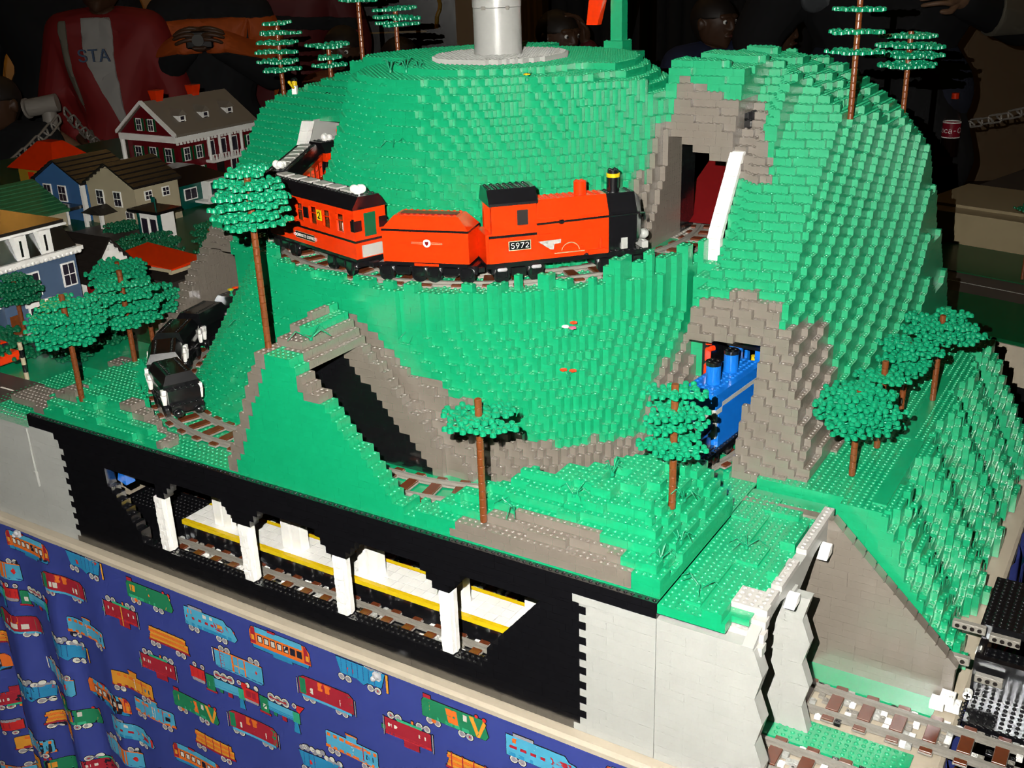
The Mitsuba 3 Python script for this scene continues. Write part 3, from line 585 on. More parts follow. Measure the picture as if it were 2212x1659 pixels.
def tender(M):
    t = thing('tender', 'plain red coal tender with a round white crest between the locomotive and the first coach', 'tender')
    obj('frame', MB().box(-6.6, 6.6, -2.9, 2.9, 2.3, 2.9, .05), 'black', t, M); bogie(t, -3.9, M); bogie(t, 3.9, M)
    obj('body', MB().box(-7, 7, -3, 3, 2.9, 8.0), 'red', t, M)
    obj('black_stripe', MB().box(-7.04, 7.04, -3.04, 3.04, 7.75, 8.05), 'black', t, M)
    hull = trimesh.convex.convex_hull(np.array([(sx * x, sy * y, z) for sx in (-1, 1) for sy in (-1, 1) for x, y, z in ((7, 3, 8.05), (5.2, 2, 10))]))
    obj('sloping_top', MB().tm(hull, smooth=False).studs([(x + .5, y, 10) for x in range(-5, 5) for y in (-1.5, 1.5)], seg=10), 'red', t, M)
    obj('coal_load', MB().box(-4.6, 4.6, -1, 1, 9.9, 10.15, .05), 'dark_red', t, M)
    obj('under_beam', MB().box(-2, 2, -2.95, -2.7, 2.35, 2.75), 'red', t, M)
    e = obj('crest', MB().cyl((.3, -3.0, 6.0), (.3, -3.1, 6.0), .62, seg=24), 'white', t, M)
    obj('shield', MB().raw(*extrude([(.02, 6.25), (.58, 6.25), (.55, 5.9), (.3, 5.6), (.05, 5.9)], -3.14, -3.1)), 'dark_red', e, M)
    for x in (-1.3, 1.9): obj('crest_line', MB().quads(frame_quads(x - .9, x + .9, 5.85, 6.15, .07, -3.06)), 'tan', t, M)
    for xa, xb in ((-8.2, -6.5), (6.5, 7.6)): obj('coupling', MB().box(xa, xb, -.8, .8, 1.3, 2.1, .1), 'black', t, M)
    return t
def coach(M, label, detail=True):
    t = thing('passenger_coach', label, 'railway coach', 'red coaches of the upper train')
    L = 13.4
    obj('frame', MB().box(-L + .4, L - .4, -2.9, 2.9, 2.2, 2.8, .05), 'black', t, M); bogie(t, -8.6, M); bogie(t, 8.6, M)
    obj('lower_body', MB().box(-L, L, -3, 3, 2.8, 5.4), 'red', t, M)
    obj('black_stripe', MB().box(-L - .03, L + .03, -3.04, 3.04, 5.4, 5.75), 'black', t, M)
    win = [-11.0, -7.0, -2.8, 1.4, 5.4, 9.4]; w2 = 1.15; b = MB()
    for s in (-1, 1):
        y0, y1 = (-3, -2.5) if s < 0 else (2.5, 3)
        edges = [-L] + [e for w in win for e in (w - w2, w + w2)] + [L]
        for a, c in zip(edges[0::2], edges[1::2]): b.box(a, c, y0, y1, 5.75, 10.6)
        for w in win: b.box(w - w2, w + w2, y0, y1, 5.75, 6.6).box(w - w2, w + w2, y0, y1, 9.7, 10.6)
        xe0, xe1 = (-L, -L + .5) if s < 0 else (L - .5, L)
        b.box(xe0, xe1, -2.5, -1.1, 5.75, 10.6).box(xe0, xe1, 1.1, 2.5, 5.75, 10.6).box(xe0, xe1, -1.1, 1.1, 5.75, 6.2).box(xe0, xe1, -1.1, 1.1, 9.9, 10.6)
    obj('upper_body', b, 'red', t, M)
    for s in (-1, 1):
        for w in win:
            f = obj('window', MB().box(w - w2, w - w2 + .15, s * 2.95 - .12, s * 2.95 + .12, 6.6, 9.7).box(w + w2 - .15, w + w2, s * 2.95 - .12, s * 2.95 + .12, 6.6, 9.7).box(w - w2, w + w2, s * 2.95 - .12, s * 2.95 + .12, 6.6, 6.75).box(w - w2, w + w2, s * 2.95 - .12, s * 2.95 + .12, 9.55, 9.7).box(w - w2, w + w2, s * 2.95 - .1, s * 2.95 + .1, 8.5, 8.62), 'red', t, M)
            obj('pane', MB().quads([[(w - w2, s * 2.8, 6.6), (w + w2, s * 2.8, 6.6), (w + w2, s * 2.8, 9.7), (w - w2, s * 2.8, 9.7)]]), 'pane', f, M)
    fl = MB()
    for k, (w, c) in enumerate(zip(win, ('skin', 'roof_dark', 'dark_red', 'skin', 'roof_dark', 'skin'))): pass
    obj('partition', MB().box(-13, 13, .5, .7, 5.75, 10.6), 'dark_red', t, M)
    obj('seats', MB().box(-12, 12, -1.2, 1.2, 5.75, 6.6, .1).box(-9, -8.2, -1.8, 1.8, 6.6, 8.6, .1).box(-.4, .4, -1.8, 1.8, 6.6, 8.6, .1).box(7, 7.6, -1.8, 1.8, 6.6, 8.6, .1), 'brown', t, M)
    for k, w in enumerate((-7.2, -2.4, 5.8, 9.2)):
        p = obj('passenger', MB().box(w - .6, w + .6, -2.2, -1.2, 6.5, 7.9, .12), ['dark_grey', 'slate_blue', 'roof_dark', 'white'][k], t, M)
        obj('head', MB().cyl((w, -1.7, 7.9), (w, -1.7, 8.9), .45, seg=12), 'yellow', p, M); obj('hair', MB().ball((w, -1.6, 9.0), .5, 1, (1, 1, .6)), ['black', 'brown', 'orange', 'black'][k], p, M)
    for w in (-13.2, -.7, 13.2): obj('door_plate', MB().box(w - .75 if abs(w) < 5 else w - .3, w + .75 if abs(w) < 5 else w + .3, -3.12, -2.98, 7.4, 9.2, .04), 'black', t, M)
    for sx in (-1, 1):
        for sy in (-1, 1): obj('corner_block', MB().box(sx * L - .9 if sx > 0 else -L - .14, L + .14 if sx > 0 else -L + .9, sy * 2.4 - .75, sy * 2.4 + .75, 7.2, 8.9, .05), 'black', t, M)
        obj('end_window', MB().box(sx * L - .2, sx * L - .05 * sx, -1.1, 1.1, 6.2, 9.9, .02), 'green_glass', t, M)
        obj('gangway_plate', MB().box(sx * (L + .1) - .1, sx * (L + .1) + .1, -1.9, 1.9, 3.0, 4.9), 'pale_grey', t, M)
    obj('roof', MB().raw(*cabroof(-L - .1, L + .1, 10.6, 12.6, 3.15, 1.2)).studs([(x + .5, y, 12.6) for x in range(-13, 13) for y in (-1.5, 1.5)] + [(x, y, 12.6) for x in (-13, -9.5, -5.5, -1.5, 2.5, 6.5, 12.5) for y in (-.5, .5)], seg=10), 'black', t, M)
    for k, x in enumerate(np.arange(-11.4, 9, 4.0)): obj('roof_panel', MB().box(x - 1.5, x + 1.5, -1.05, 1.05, 12.6, 12.95, .05), 'tile_grey', t, M)
    obj('roof_vent', MB().ball((10.6, -.6, 13.3), .7).ball((11.4, .3, 13.3), .7).ball((10.3, .6, 13.2), .6).cyl((10.8, 0, 12.6), (10.8, 0, 13), .8), 'white', t, M)
    for x, n in ((-9.0, '1'), (3.4, '2')):
        y_ = obj('class_plate', MB().box(x - .72, x + .72, -3.1, -3.0, 7.6, 9.3, .03), 'yellow', t, M); text(n, 1.1, M @ TR(x, -3.1, 8.45), y_, 'black')
    np_ = obj('name_board', MB().box(-4.6, 1.2, -3.1, -3.0, 3.6, 4.6, .03), 'black', t, M)
    obj('border', MB().quads(frame_quads(-4.7, 1.3, 3.5, 4.7, .1, -3.09)), 'tan', np_, M); text('HOGWARTS EXPRESS', .52, M @ TR(-1.7, -3.1, 4.1), np_, 'white')
    for xa, xb in ((-L - 1.0, -L + .4), (L - .4, L + 1.0)): obj('coupling', MB().box(xa, xb, -.8, .8, 1.3, 2.1, .1), 'black', t, M)
    return t
scene['pane'] = {'type': 'thindielectric', 'int_ior': 1.5}
mat('green_glass', (.01, .12, .05), .05); mat('skin', (.5, .26, .16), .5)
RZ = 52.0 + 1.02
loco_red(on_arc(UC, UR, -43.5, RZ, 1, 8)); tender(on_arc(UC, UR, -73.5, RZ, 1, 4))
for a, lb in ((-106.5, 'red passenger coach with black roof, nearest the tender, behind the round-topped tree'), (-149, 'second red coach, turning away behind the first one'), (-192, 'last red coach half hidden by the peak at the tunnel mouth')):
    coach(on_arc(UC, UR, a, RZ, 1, 9), lb)
def wagon(M, label, lead=False):
    t = thing('coal_wagon', label, 'wagon', 'black wagons on the lower track')
    obj('frame', MB().box(-5, 5, -2.7, 2.7, 1.9, 2.7, .05), 'black', t, M); bogie(t, 0, M)
    hull = trimesh.convex.convex_hull(np.array([(sx * x, sy * y, z) for sx in (-1, 1) for sy in (-1, 1) for x, y, z in ((4.4, 2.4, 2.7), (5, 3.1, 5.2), (5, 3.1, 6.4), (4.2, 2.2, 8.0))]))
    obj('body', MB().tm(hull, smooth=False).studs([(x + .5, y, 8.0) for x in range(-4, 4) for y in (-1.5, 1.5)], seg=10), 'black', t, M)
    for sx in (-1, 1):
        for sy in (-1, 1):
            obj('corner_lamp', MB().cyl((sx * 4.6, sy * 3.2, 2.8), (sx * 4.6, sy * 3.2, 4.6), .35, .6, seg=12).box(sx * 4.6 - .5, sx * 4.6 + .5, sy * 3.2 - .4, sy * 3.2 + .4, 4.7, 5.6, .06), 'white', t, M)
    if lead:
        obj('nose', MB().box(5, 6.2, -2.8, 2.8, 1.9, 5.6).box(6.2, 7.4, -2.8, 2.8, 1.9, 3.2).studs([(5.6, y, 5.6) for y in np.arange(-2.3, 2.6, 1)] + [(6.8, y, 3.2) for y in np.arange(-2.3, 2.6, 1)] + [(5.3, y, 5.6) for y in np.arange(-2.3, 2.6, 1)], seg=10), 'black', t, M)
        obj('buffer', MB().ball((7.8, -1.8, 2.0), .9, 2, (.8, 1, .8)), 'black', t, M); obj('buffer', MB().ball((7.8, 1.8, 2.0), .9, 2, (.8, 1, .8)), 'black', t, M)
    return t
LZ = Z0 + 1.02
for k, a in enumerate((-116, -133, -150, -167)):
    wagon(on_arc(LL, 40, a, LZ), ['black leading wagon with a studded nose at the front of the lower left train', 'black wagon directly behind the leading one', 'third black wagon from the front of the lower left train', 'fourth black wagon, where the lower left train turns behind the slope'][k], k == 0)
for k, y in enumerate((52.5, 64.5)): wagon(TR(5, y, LZ, -math.pi / 2), ['fifth black wagon beside the flat grey wall', 'rearmost black wagon in front of the grey tunnel wall'][k])
def loco_blue(M):
    t = thing('tank_locomotive', 'blue steam locomotive with black cab roof coming out of the grey tunnel portal', 'locomotive')
    fr_ = MB().box(-16, 15.5, -3.5, 3.5, 1.7, 2.4, .05).studs([(x + .5, y, 2.4) for x in range(-8, 15) for y in (-3.2, 3.2)], seg=8)
    obj('frame', fr_, 'black', t, M); bogie(t, -10, M); bogie(t, 1, M); bogie(t, 11, M)
    obj('body', MB().box(-8, 7.4, -2.9, 2.9, 2.4, 11.4).box(7.4, 8.5, -2.9, 2.9, 9, 11.4).studs([(x + .5, y, 11.4) for x in range(-8, 8) for y in (-2.4, -1.4, -.4, .6, 1.6) if not (abs(y) < 1.5 and (-3 <= x < -1 or 3 <= x < 5))], seg=10), 'blue', t, M)
    obj('grey_stripe', MB().box(-8, 6.4, -2.96, 2.96, 9.0, 9.7).box(6.4, 8.4, -2.92, 2.92, 8.1, 9.0).box(7.4, 8.0, -2.7, 2.7, 4, 9), 'pale_grey', t, M)
    obj('smokebox', MB().cyl((7.4, 0, 6.2), (13.6, 0, 6.2), 2.5, seg=24).box(8, 13, -2, 2, 2.4, 5), 'black', t, M)
    for x in (-2, 4):
        d = obj('dome', MB().cyl((x, 0, 11.4), (x, 0, 14.4), 1.15, seg=20), 'blue', t, M)
        obj('dome_cap', MB().cyl((x, 0, 14.4), (x, 0, 15), 1.22, seg=20).studs([(x + a, b, 15) for a in (-.5, .5) for b in (-.5, .5)]), 'black', d, M)
    cb = MB()
    for s in (-1, 1): cb.box(-14.4, -8, s * 2.9 - .4, s * 2.9 + .4, 2.4, 9.4).box(-9.2, -8, s * 2.9 - .4, s * 2.9 + .4, 9.4, 13.4).box(-14.4, -13.4, s * 2.9 - .4, s * 2.9 + .4, 9.4, 13.4).box(-11.8, -10.8, s * 2.9 - .4, s * 2.9 + .4, 9.4, 13.4).box(-14.4, -8, s * 2.9 - .4, s * 2.9 + .4, 12.8, 13.4)
    cb.box(-8.9, -8.2, -2.4, -1.2, 9.4, 13.4).box(-8.9, -8.2, 1.2, 2.4, 9.4, 13.4).box(-9.6, -6.6, -3.3, -2.7, 2.4, 4.2)
    obj('cab', cb, 'blue', t, M)
    dr = obj('driver', MB().box(-11.2, -10.2, -.9, .9, 8, 10, .15), 'red', t, M); obj('head', MB().cyl((-10.7, 0, 10), (-10.7, 0, 11.2), .55, seg=12), 'yellow', dr, M)
    obj('cab_roof', MB().raw(*cabroof(-15, -7.4, 13.4, 15.6, 3.6, 1.5)).studs([(x, y, 15.6) for x in np.arange(-14.4, -7.4, 1) for y in (-1.6, -.55, .55, 1.6)], seg=10), 'black', t, M)
    obj('roof_plume', MB().ball((-8.4, -.6, 16.2), .6).ball((-7.9, .1, 16.1), .55).ball((-8.8, .2, 16.2), .5), 'white', t, M)
    dm = obj('diamond_plate', MB().raw(*extrude([(-12.2, 7.0), (-10.7, 8.5), (-9.2, 7.0), (-10.7, 5.5)], -3.42, -3.31)), 'pink', t, M)
    obj('stripe', MB().raw(*extrude([(-11.6, 6.9), (-10.6, 7.8), (-10.4, 7.6), (-11.4, 6.7)], -3.45, -3.42)).raw(*extrude([(-11.0, 6.4), (-10.0, 7.3), (-9.8, 7.1), (-10.8, 6.2)], -3.45, -3.42)), 'red', dm, M)
    for y in (-1.8, 1.8): obj('buffer', MB().cyl((15.4, y, 2.0), (16.6, y, 2.0), .7), 'black', t, M)
    return t
loco_blue(on_arc(LR, 40, -5.5, LZ, -1, 10))
# what can be seen inside the portal: a dark truck with red levers
tk = thing('dark_truck', 'black truck with grey fittings in the shadow of the tunnel behind the blue locomotive', 'wagon')
Mq = TR(120, 75, LZ, -math.pi / 2)
obj('body', MB().box(-6, 6, -3, 3, 2, 8).box(-6, 6, -2.6, 2.6, 8, 12, .1).studs([(x + .5, y + .5, 12) for x in range(-6, 6) for y in range(-2, 2)]), 'black', tk, Mq)
obj('grey_fitting', MB().box(4, 5.4, 1, 2.6, 12, 15, .1).box(3, 6, -2.6, -1.8, 12.0, 12.5), 'rail_grey', tk, Mq)
rl = thing('red_lever_stack', 'stack of red lever arms against the left side of the portal beside the blue locomotive', 'signal')
for k in range(4): obj('arm', MB().box(-.5, .5, -.5, .5, k * 2.6, k * 2.6 + 2.0, .12).cyl((0, 0, k * 2.6 + 1.8), (.9, -.7, k * 2.6 + 2.4), .45, seg=10), 'red', rl, TR(114.9 , 47.2 + .25 * k, 33 + 0 * k, .3))
# ================================================================ brick-built trees, flowers, the pole and the propeller on the summit
def knob(mb, x, y, z, r=.4): mb.cyl((x, y, z), (x, y, z + .45), r, r * .93, seg=9, caps=False).cyl((x, y, z + .45), (x, y, z + .62), r * .93, r * .45, seg=9)
def leaf_plate(arms, seed, L=3.2):
    mb, R = MB(), random.Random(seed)
    knob(mb, 0, 0, 0, .48); mb.cyl((0, 0, -.25), (0, 0, .1), .62, seg=9)
    for k in range(arms):
        a = 2 * math.pi * k / arms + R.uniform(-.25, .25); l = L * R.uniform(.75, 1.0); c, s = math.cos(a), math.sin(a)
        mb.cyl((0, 0, -.05), (c * l, s * l, -.12), .2, .16, seg=5)
        for t, o in ((1.0, 0), (.55, .34), (.55, -.34), (.88, .5)):
            if t == .88 and k % 2: continue
            x, y = c * l * t - s * o * 2, s * l * t + c * o * 2
            if o: mb.cyl((c * l * t * .7, s * l * t * .7, -.1), (x, y, -.1), .14, seg=5)
            knob(mb, x, y, -.14, .45)
    return mb
LEAF = [shape(leaf_plate(6, 11), 'leaf'), shape(leaf_plate(5, 12, 2.7), 'leaf'), shape(leaf_plate(6, 13, 3.0), 'leaf')]
def trunk_mesh(H, r=.5):
    mb = MB(); n = max(1, int(round(H / 1.2))); h = H / n
    for k in range(n): mb.cyl((0, 0, k * h), (0, 0, k * h + h * .12), r * .9, r, seg=12, caps=False).cyl((0, 0, k * h + h * .12), (0, 0, k * h + h * .93), r, seg=12, caps=False).cyl((0, 0, k * h + h * .93), (0, 0, (k + 1) * h), r, r * .86, seg=12)
    return mb
TRUNKS = {}
def tree(label, x, y, z, H, layers, seed, group='brick-built trees on the mountain', s=1.0, lean=0, la=0, m='leaf'):
    t = thing('brick_tree', label, 'tree', group); M = TR(x, y, z, 0, 1, lean, la)
    H = round(H, 1)
    if H not in TRUNKS: TRUNKS[H] = shape(trunk_mesh(H), 'brown')
    obj('trunk', TRUNKS[H], '', t, M); R = random.Random(seed)
    for h, rad, n in layers:
        a0 = R.uniform(0, 6.28)
        for k in range(n):
            a = a0 + 2 * math.pi * k / max(n, 1); rr = rad if n > 1 else 0
            d = dict(LEAF[R.randrange(3)])
            if m != 'leaf': d['bsdf'] = {'type': 'ref', 'id': m}
            obj('leaf_plate', d, '', t, M @ TR(rr * math.cos(a), rr * math.sin(a), h + R.uniform(-.25, .25), R.uniform(0, 6.28), s, R.uniform(-.06, .06), a))
tree('tall round-crowned green brick tree on the tip of the front green buttress', 62.5, 3.6, 46.0, 26.5, [(19.2, 2.6, 3), (20.6, 3.2, 4), (22.2, 3.4, 4), (23.4, 3.4, 4), (24.8, 2.4, 3), (26.6, 1.2, 2)], 1)
tree('flat-topped tree with brown trunk poking through a single leaf layer, on the front mound', 100.9, 2.4, 27.4, 18.4, [(15.4, 3.0, 4), (15.8, 0, 1)], 2)
tree('tree with four separate leaf layers in front of the blue locomotive', 124, 13.4, 30.2, 18.0, [(8.6, 0, 1), (9.8, 2.4, 3), (12.2, 1.8, 2), (14.2, 2.2, 3), (16.8, 1.4, 2)], 3, s=.95)
tree('leafy tree on the lower left hillside nearest the black wall', 13.4, 4.2, 27.6, 20, [(12, 3.2, 4), (13.4, 4.4, 6), (15, 4.6, 6), (16.6, 4.0, 5), (18.4, 2.6, 3)], 4)
tree('tall tree left of the black wagons with bare trunk showing through its leaves', 9.5, 19.6, 28.0, 19.5, [(9.5, 3.4, 4), (11, 4.4, 5), (13.0, 4.6, 6), (15, 4.2, 5), (17, 2.8, 3)], 5)
tree('tree behind the black wagons beside the white house', -22, 42.6, 22.8, 17, [(11.5, 3, 4), (13, 4, 5), (14.6, 4.2, 5), (16.2, 3, 4)], 6, lean=.08, la=1.2)
tree('tree between the red-roofed kiosk and the black wagons', -4.6, 35.5, 23.4, 16, [(9.6, 3.4, 4), (11.2, 4.4, 5), (12.8, 4.4, 5), (14.4, 3, 4)], 7)
tree('round bushy tree on the right terrace nearest the viewer', 140.2, 43, 25.7, 13.8, [(8.4, 3.0, 4), (9.8, 3.6, 5), (11.2, 3.8, 5), (12.6, 3.2, 4), (13.8, 1.6, 2)], 8)
tree('terrace tree with bare trunk top above one thin leaf layer', 141, 54.3, 25.7, 14.6, [(4.5, 1.6, 2), (12, 1.9, 3)], 9)
tree('third terrace tree with sparse leaves half way up, right slope behind', 142, 64.8, 25.7, 14.4, [(9.2, .8, 1), (11, 2.2, 3), (12.6, 2.6, 3), (14.2, 1.8, 2)], 10)
tree('farthest terrace tree with a wide flat crown', 144.6, 77.6, 25.7, 15.5, [(11.6, 3.4, 4), (13, 4.2, 5), (14.4, 3.6, 4)], 11)
tree('tall slim tree with four leaf tiers on top of the right ridge', 126.4, 77.6, 71.2, 21.5, [(12.0, 1.9, 3), (15.2, 1.8, 2), (18.6, 1.6, 2), (21.2, .9, 2)], 12)
tree('round-crowned tree farther back on the right ridge', 129.2, 103.0, 69.4, 15.2, [(9.4, 2.6, 4), (11, 3.4, 5), (12.6, 3.4, 5), (14.4, 2.4, 3)], 13)
tree('shaggy tree on the left shoulder beside the small waving figure', 4.5, 73.4, 72.4, 15.5, [(5.4, 2.2, 3), (7.2, 2.0, 3), (9.2, 2.2, 3), (11.0, 2.0, 3), (13, 2.0, 3), (15, 1.4, 2)], 14)
tree('short tree with a flat dark crown on the left shoulder', 15.8, 76.5, 74.0, 9.2, [(4.8, 1.2, 2), (6.4, 1.2, 2), (8.8, 2.2, 3)], 15)
tree('tallest tree at the upper left with crown cut by the top of the photo', 20, 82.5, 76.0, 24, [(15.5, 1.6, 3), (18.6, 1.4, 2), (21, 1.6, 3), (23.6, .8, 2)], 16)
tree('small round tree just left of the summit', 27, 86, 78.2, 11.5, [(8.2, 2.2, 3), (9.6, 2.8, 4), (11.2, 2.2, 3)], 17)
def flower(label, cols, x, y, z):
    f = thing('flower', label, 'flower')
    obj('stem', MB().cyl((0, 0, 0), (0, 0, 1.4), .12, seg=6).cyl((0, 0, .5), (.7, .2, 1.5), .09, seg=5).cyl((0, 0, .5), (-.7, .1, 1.4), .09, seg=5).cyl((0, 0, 0), (0, 0, .4), .35, seg=8), 'leaf', f, TR(x, y, z))
    for c, (dx, dy, dz) in cols:
        mb = MB()
        for k in range(5): a = k * 1.257; mb.cyl((dx + .3 * math.cos(a), dy + .3 * math.sin(a), dz), (dx + .32 * math.cos(a), dy + .32 * math.sin(a), dz + .18), .3, seg=8)
        mb.cyl((dx, dy, dz), (dx, dy, dz + .25), .25, seg=8); obj('blossom', mb, c, f, TR(x, y, z))
flower('white, pink and red flower cluster on the steep green front face', [('white', (-.8, 0, 1.4)), ('pink', (.6, -.3, 1.5)), ('red', (.4, .4, 2.1))], 99.2, 30.6, 45.2)
flower('pair of orange-red flowers below the white and pink ones', [('red', (-.8, 0, 1.4)), ('red', (.8, .1, 1.5))], 100.2, 28.0, 39.2)
flower('yellow flower on the shaded green slope above the black wagons', [('yellow', (0, 0, 1.2)), ('red', (.7, .6, 1.5))], 23.6, 33.2, 40.6)
flower('gold flower on the front rim of the summit', [('yellow', (0, 0, 1.0))], 81.2, 49.6, 80.4)
flower('yellow flower in the hollow left of the black wagons', [('yellow', (0, 0, .6)), ('yellow', (1.6, .6, .8))], -1.5, 25.2, 24.0)
def grass(label, x, y, z, n, L, seed, flat=.5):
    g, R = MB(), random.Random(seed)
    g.cyl((0, 0, 0), (0, 0, .5), .3, seg=8)
    for k in range(n):
        a = R.uniform(0, 6.28); p = np.array([math.cos(a) * flat, math.sin(a) * flat, 1.0]) * L * R.uniform(.6, 1); q = p + [math.cos(a) * flat * L * .6, math.sin(a) * flat * L * .6, -L * .5 * flat]
        g.cyl((0, 0, .3), p, .1, .09, seg=5).cyl(p, q, .09, .05, seg=5)
    tag(obj('grass_tuft', g, 'leaf', None, TR(x, y, z)), label, 'grass', 'green plastic grass tufts')
GL = ['green plastic grass tuft on the front face between mountain and summit rim', 'curling plastic tuft beside the flat-topped front tree', 'plastic tuft at the lower right end of the front mound']
for k, (x, y, z, n, L, fl_) in enumerate([(104.6, 4.4, 29.2, 4, 1.9, 1.2), (77, 21.5, 44, 4, 1.8, 1.2), (62.6, 37.6, 70.5, 4, 1.8, 1.2), (126.5, 4.4, 27.6, 6, 2.4, .6), (127, 9.5, 27.6, 6, 2.4, .6), (125.6, 13.8, 31.5, 5, 2.2, .6),
        (131.8, 5, 24.6, 4, 2.2, .9), (133.4, 17, 24.8, 4, 2.0, .9), (115, 13.6, 32.8, 6, 2.6, .4), (112, 8, 31.4, 4, 2.2, .8), (58.5, 47.2, 81.4, 6, 2.8, .35), (55.6, 46.5, 81.4, 5, 2.6, .35), (60.8, 47.8, 81.4, 5, 2.4, .35), (68.5, 6.5, 47.4, 4, 2.0, 1.2), (36, 25, 38.6, 3, 2.0, 1.2)]):
    g0 = [None, None, None]
    grass(['curled green plastic tuft beside the flat-topped front tree', 'spidery green tuft in the middle of the front green face', 'spidery green tuft on the left half of the peak face', 'spiky tuft at the foot of the mound nearest the bridge deck', 'spiky tuft on the right edge of the mound above the deck gap', 'spiky tuft below the four-tier tree',
        'spiky green tuft on the near end of the bridge deck', 'spiky green tuft half way along the bridge deck', 'upright blades on the crest of the front mound', 'short tuft on the front side of the mound crest', 'upright blades on the left rim of the summit', 'leftmost upright blades on the summit rim', 'upright blades beside the summit studs', 'curled tuft on the roof of the front buttress', 'flat tuft on the shaded slope above the front track'][k], x, y, z, n, L, k, fl_)
gb = thing('grey_brick', 'loose grey studded brick lying on the green ground between front mound and portal pier', 'brick')
obj('body', MB().box(-1, 1, -2, 2, 0, 1.2, .04).studs([(a, b, 1.2) for a in (-.5, .5) for b in (-1.5, -.5, .5, 1.5)], seg=12), 'rock_grey', gb, TR(125.6, 23.0, 24.85, .2))
# the summit
dc = thing('summit_disc', 'round white studded plate round the foot of the grey pole on the summit', 'plate')
pts = [(x + .5, y + .5) for x in range(52, 82) for y in range(51, 81) if math.hypot((x + .5 - 66.5) / 11.5, (y + .5 - 65) / 12.5) < 1]
dm_ = MB()
for y in range(51, 81):
    xs = [p[0] for p in pts if p[1] == y + .5]
    if xs: dm_.box(min(xs) - .5, max(xs) + .5, y, y + 1, 82.2, 83.1)
obj('plate', dm_.studs([(x, y, 83.1) for x, y in pts if math.hypot(x - 66, y - 65) > 4.6]), 'pale_grey', dc)
po = thing('grey_pole', 'thick plain grey pole standing on the white disc on the summit', 'pole')
obj('lower_tube', MB().cyl((66, 65, 83.1), (66, 65, 91.0), 4.3, seg=56), 'pole_grey', po)
obj('upper_tube', MB().cyl((66, 65, 91.06), (66, 65, 130), 4.38, seg=56), 'pole_grey', po)
obj('joint_tabs', MB().box(65.6, 66.4, 60.5, 60.8, 90.7, 91.3, .03).box(69.6, 70.2, 62.2, 62.5, 90.7, 91.3, .03), 'rail_grey', po)
pv = thing('propeller_stand', 'green brick post on the summit carrying red propeller-like blades with a pale blue square', 'sculpture')
obj('post', MB().box(77.2, 79.6, 87.5, 89.9, 80, 104).box(76.2, 80.2, 86.6, 90.6, 80, 83.6).box(75.4, 82.5, 86.0, 91.6, 80, 81.6).studs([(76.6, 87.1, 83.6), (79.9, 90.2, 83.6), (76, 86.5, 81.6), (81.5, 86.5, 81.6), (82, 87.5, 81.6), (82, 88.5, 81.6)]), 'green', pv)
bl_ = lambda pts, y0, y1: MB().raw(*extrude(pts, y0, y1))
for k, pts in enumerate([[(73.2, 86.6), (75.6, 86.6), (78.4, 97.2), (74.6, 97.2)], [(70.0, 96.6), (77.8, 94.2), (77.6, 97.6), (70.0, 98.2)], [(77.6, 97.2), (84.2, 98.6), (84.0, 99.6), (77.4, 99.8)], [(74.8, 97.4), (77.4, 97.4), (79.0, 107), (75.6, 107)]]):
    obj('blade', bl_(pts, 85.2, 86.8), 'red', pv)
obj('blue_square', MB().box(74.6, 77.2, 84.95, 85.2, 96.2, 98.6, .03), 'sky_blue', pv)
wm = thing('minifigure', 'small toy figure in white with black hair waving beside the shaggy left tree', 'toy figure')
obj('torso', MB().raw(*yz([(-.95, 0), (.95, 0), (.72, 1.7), (-.72, 1.7)], -.5, .5)), 'white', wm, TR(9.6, 71.6, 73.2, .5))
obj('head', MB().cyl((0, 0, 1.75), (0, 0, 2.75), .6, seg=14).cyl((0, -.9, 1.3), (-.6, -1.7, 2.4), .28, seg=8).ball((-.6, -1.8, 2.6), .38), 'yellow', wm, TR(9.6, 71.6, 73.2, .5))
obj('hair', MB().ball((0, .1, 2.85), .72, 2, (1, 1, .75)), 'black', wm, TR(9.6, 71.6, 73.2, .5))
# white edge strips of the upper tunnel and what is seen in its mouth
es = thing('tunnel_edge', 'slanting white edge of the right upper tunnel wall', 'trim piece')
for k in range(9):
    z0, z1 = 52.2 + k * 1.8, 52.2 + (k + 1) * 1.8; f = lambda z: 56.2 + max(0, (z - 56)) * .72
    obj('edge_brick', MB().raw(*yz([(f(z0), z0), (f(z0) + 1.2, z0), (f(z1) + 1.2, z1 - .03), (f(z1), z1 - .03)], 110.6, 112.9)), 'white', es)
es2 = thing('tunnel_edge', 'slanting pale grey edge and smooth wall of the left upper tunnel', 'trim piece')
for k in range(9):
    z0, z1 = 52.2 + k * 1.9, 52.2 + (k + 1) * 1.9; f = lambda z: 54.5 + max(0, (z - 54)) * .5
    obj('edge_brick', MB().raw(*yz([(f(z0), z0), (f(z0) + 1.2, z0), (f(z1) + 1.2, z1 - .03), (f(z1), z1 - .03)], 19.4, 21.8)), 'white', es2)
obj('smooth_wall', MB().raw(*yz([(55.8, 52.2), (80, 52.2), (80, 69.4), (63.6, 69.4)], 21.2, 21.7)), 'pale_grey', es2)
ri = tag(obj('red_ramp', MB().raw(*yz([(74, 53.5), (110, 53.5), (110, 68)], 96, 110)), 'dark_red'), 'dark red slope inside the right upper tunnel', 'ramp')
rb = thing('red_bracket', 'red arch bracket under the roof of the left upper tunnel', 'bracket')
obj('arch', MB().raw(*yz([(66, 67.4), (72, 67.4), (72, 66.4), (70, 66.2), (69.4, 62.6), (67.6, 62.6), (67.8, 66.0), (66, 66.4)], 25, 27)), 'red', rb)
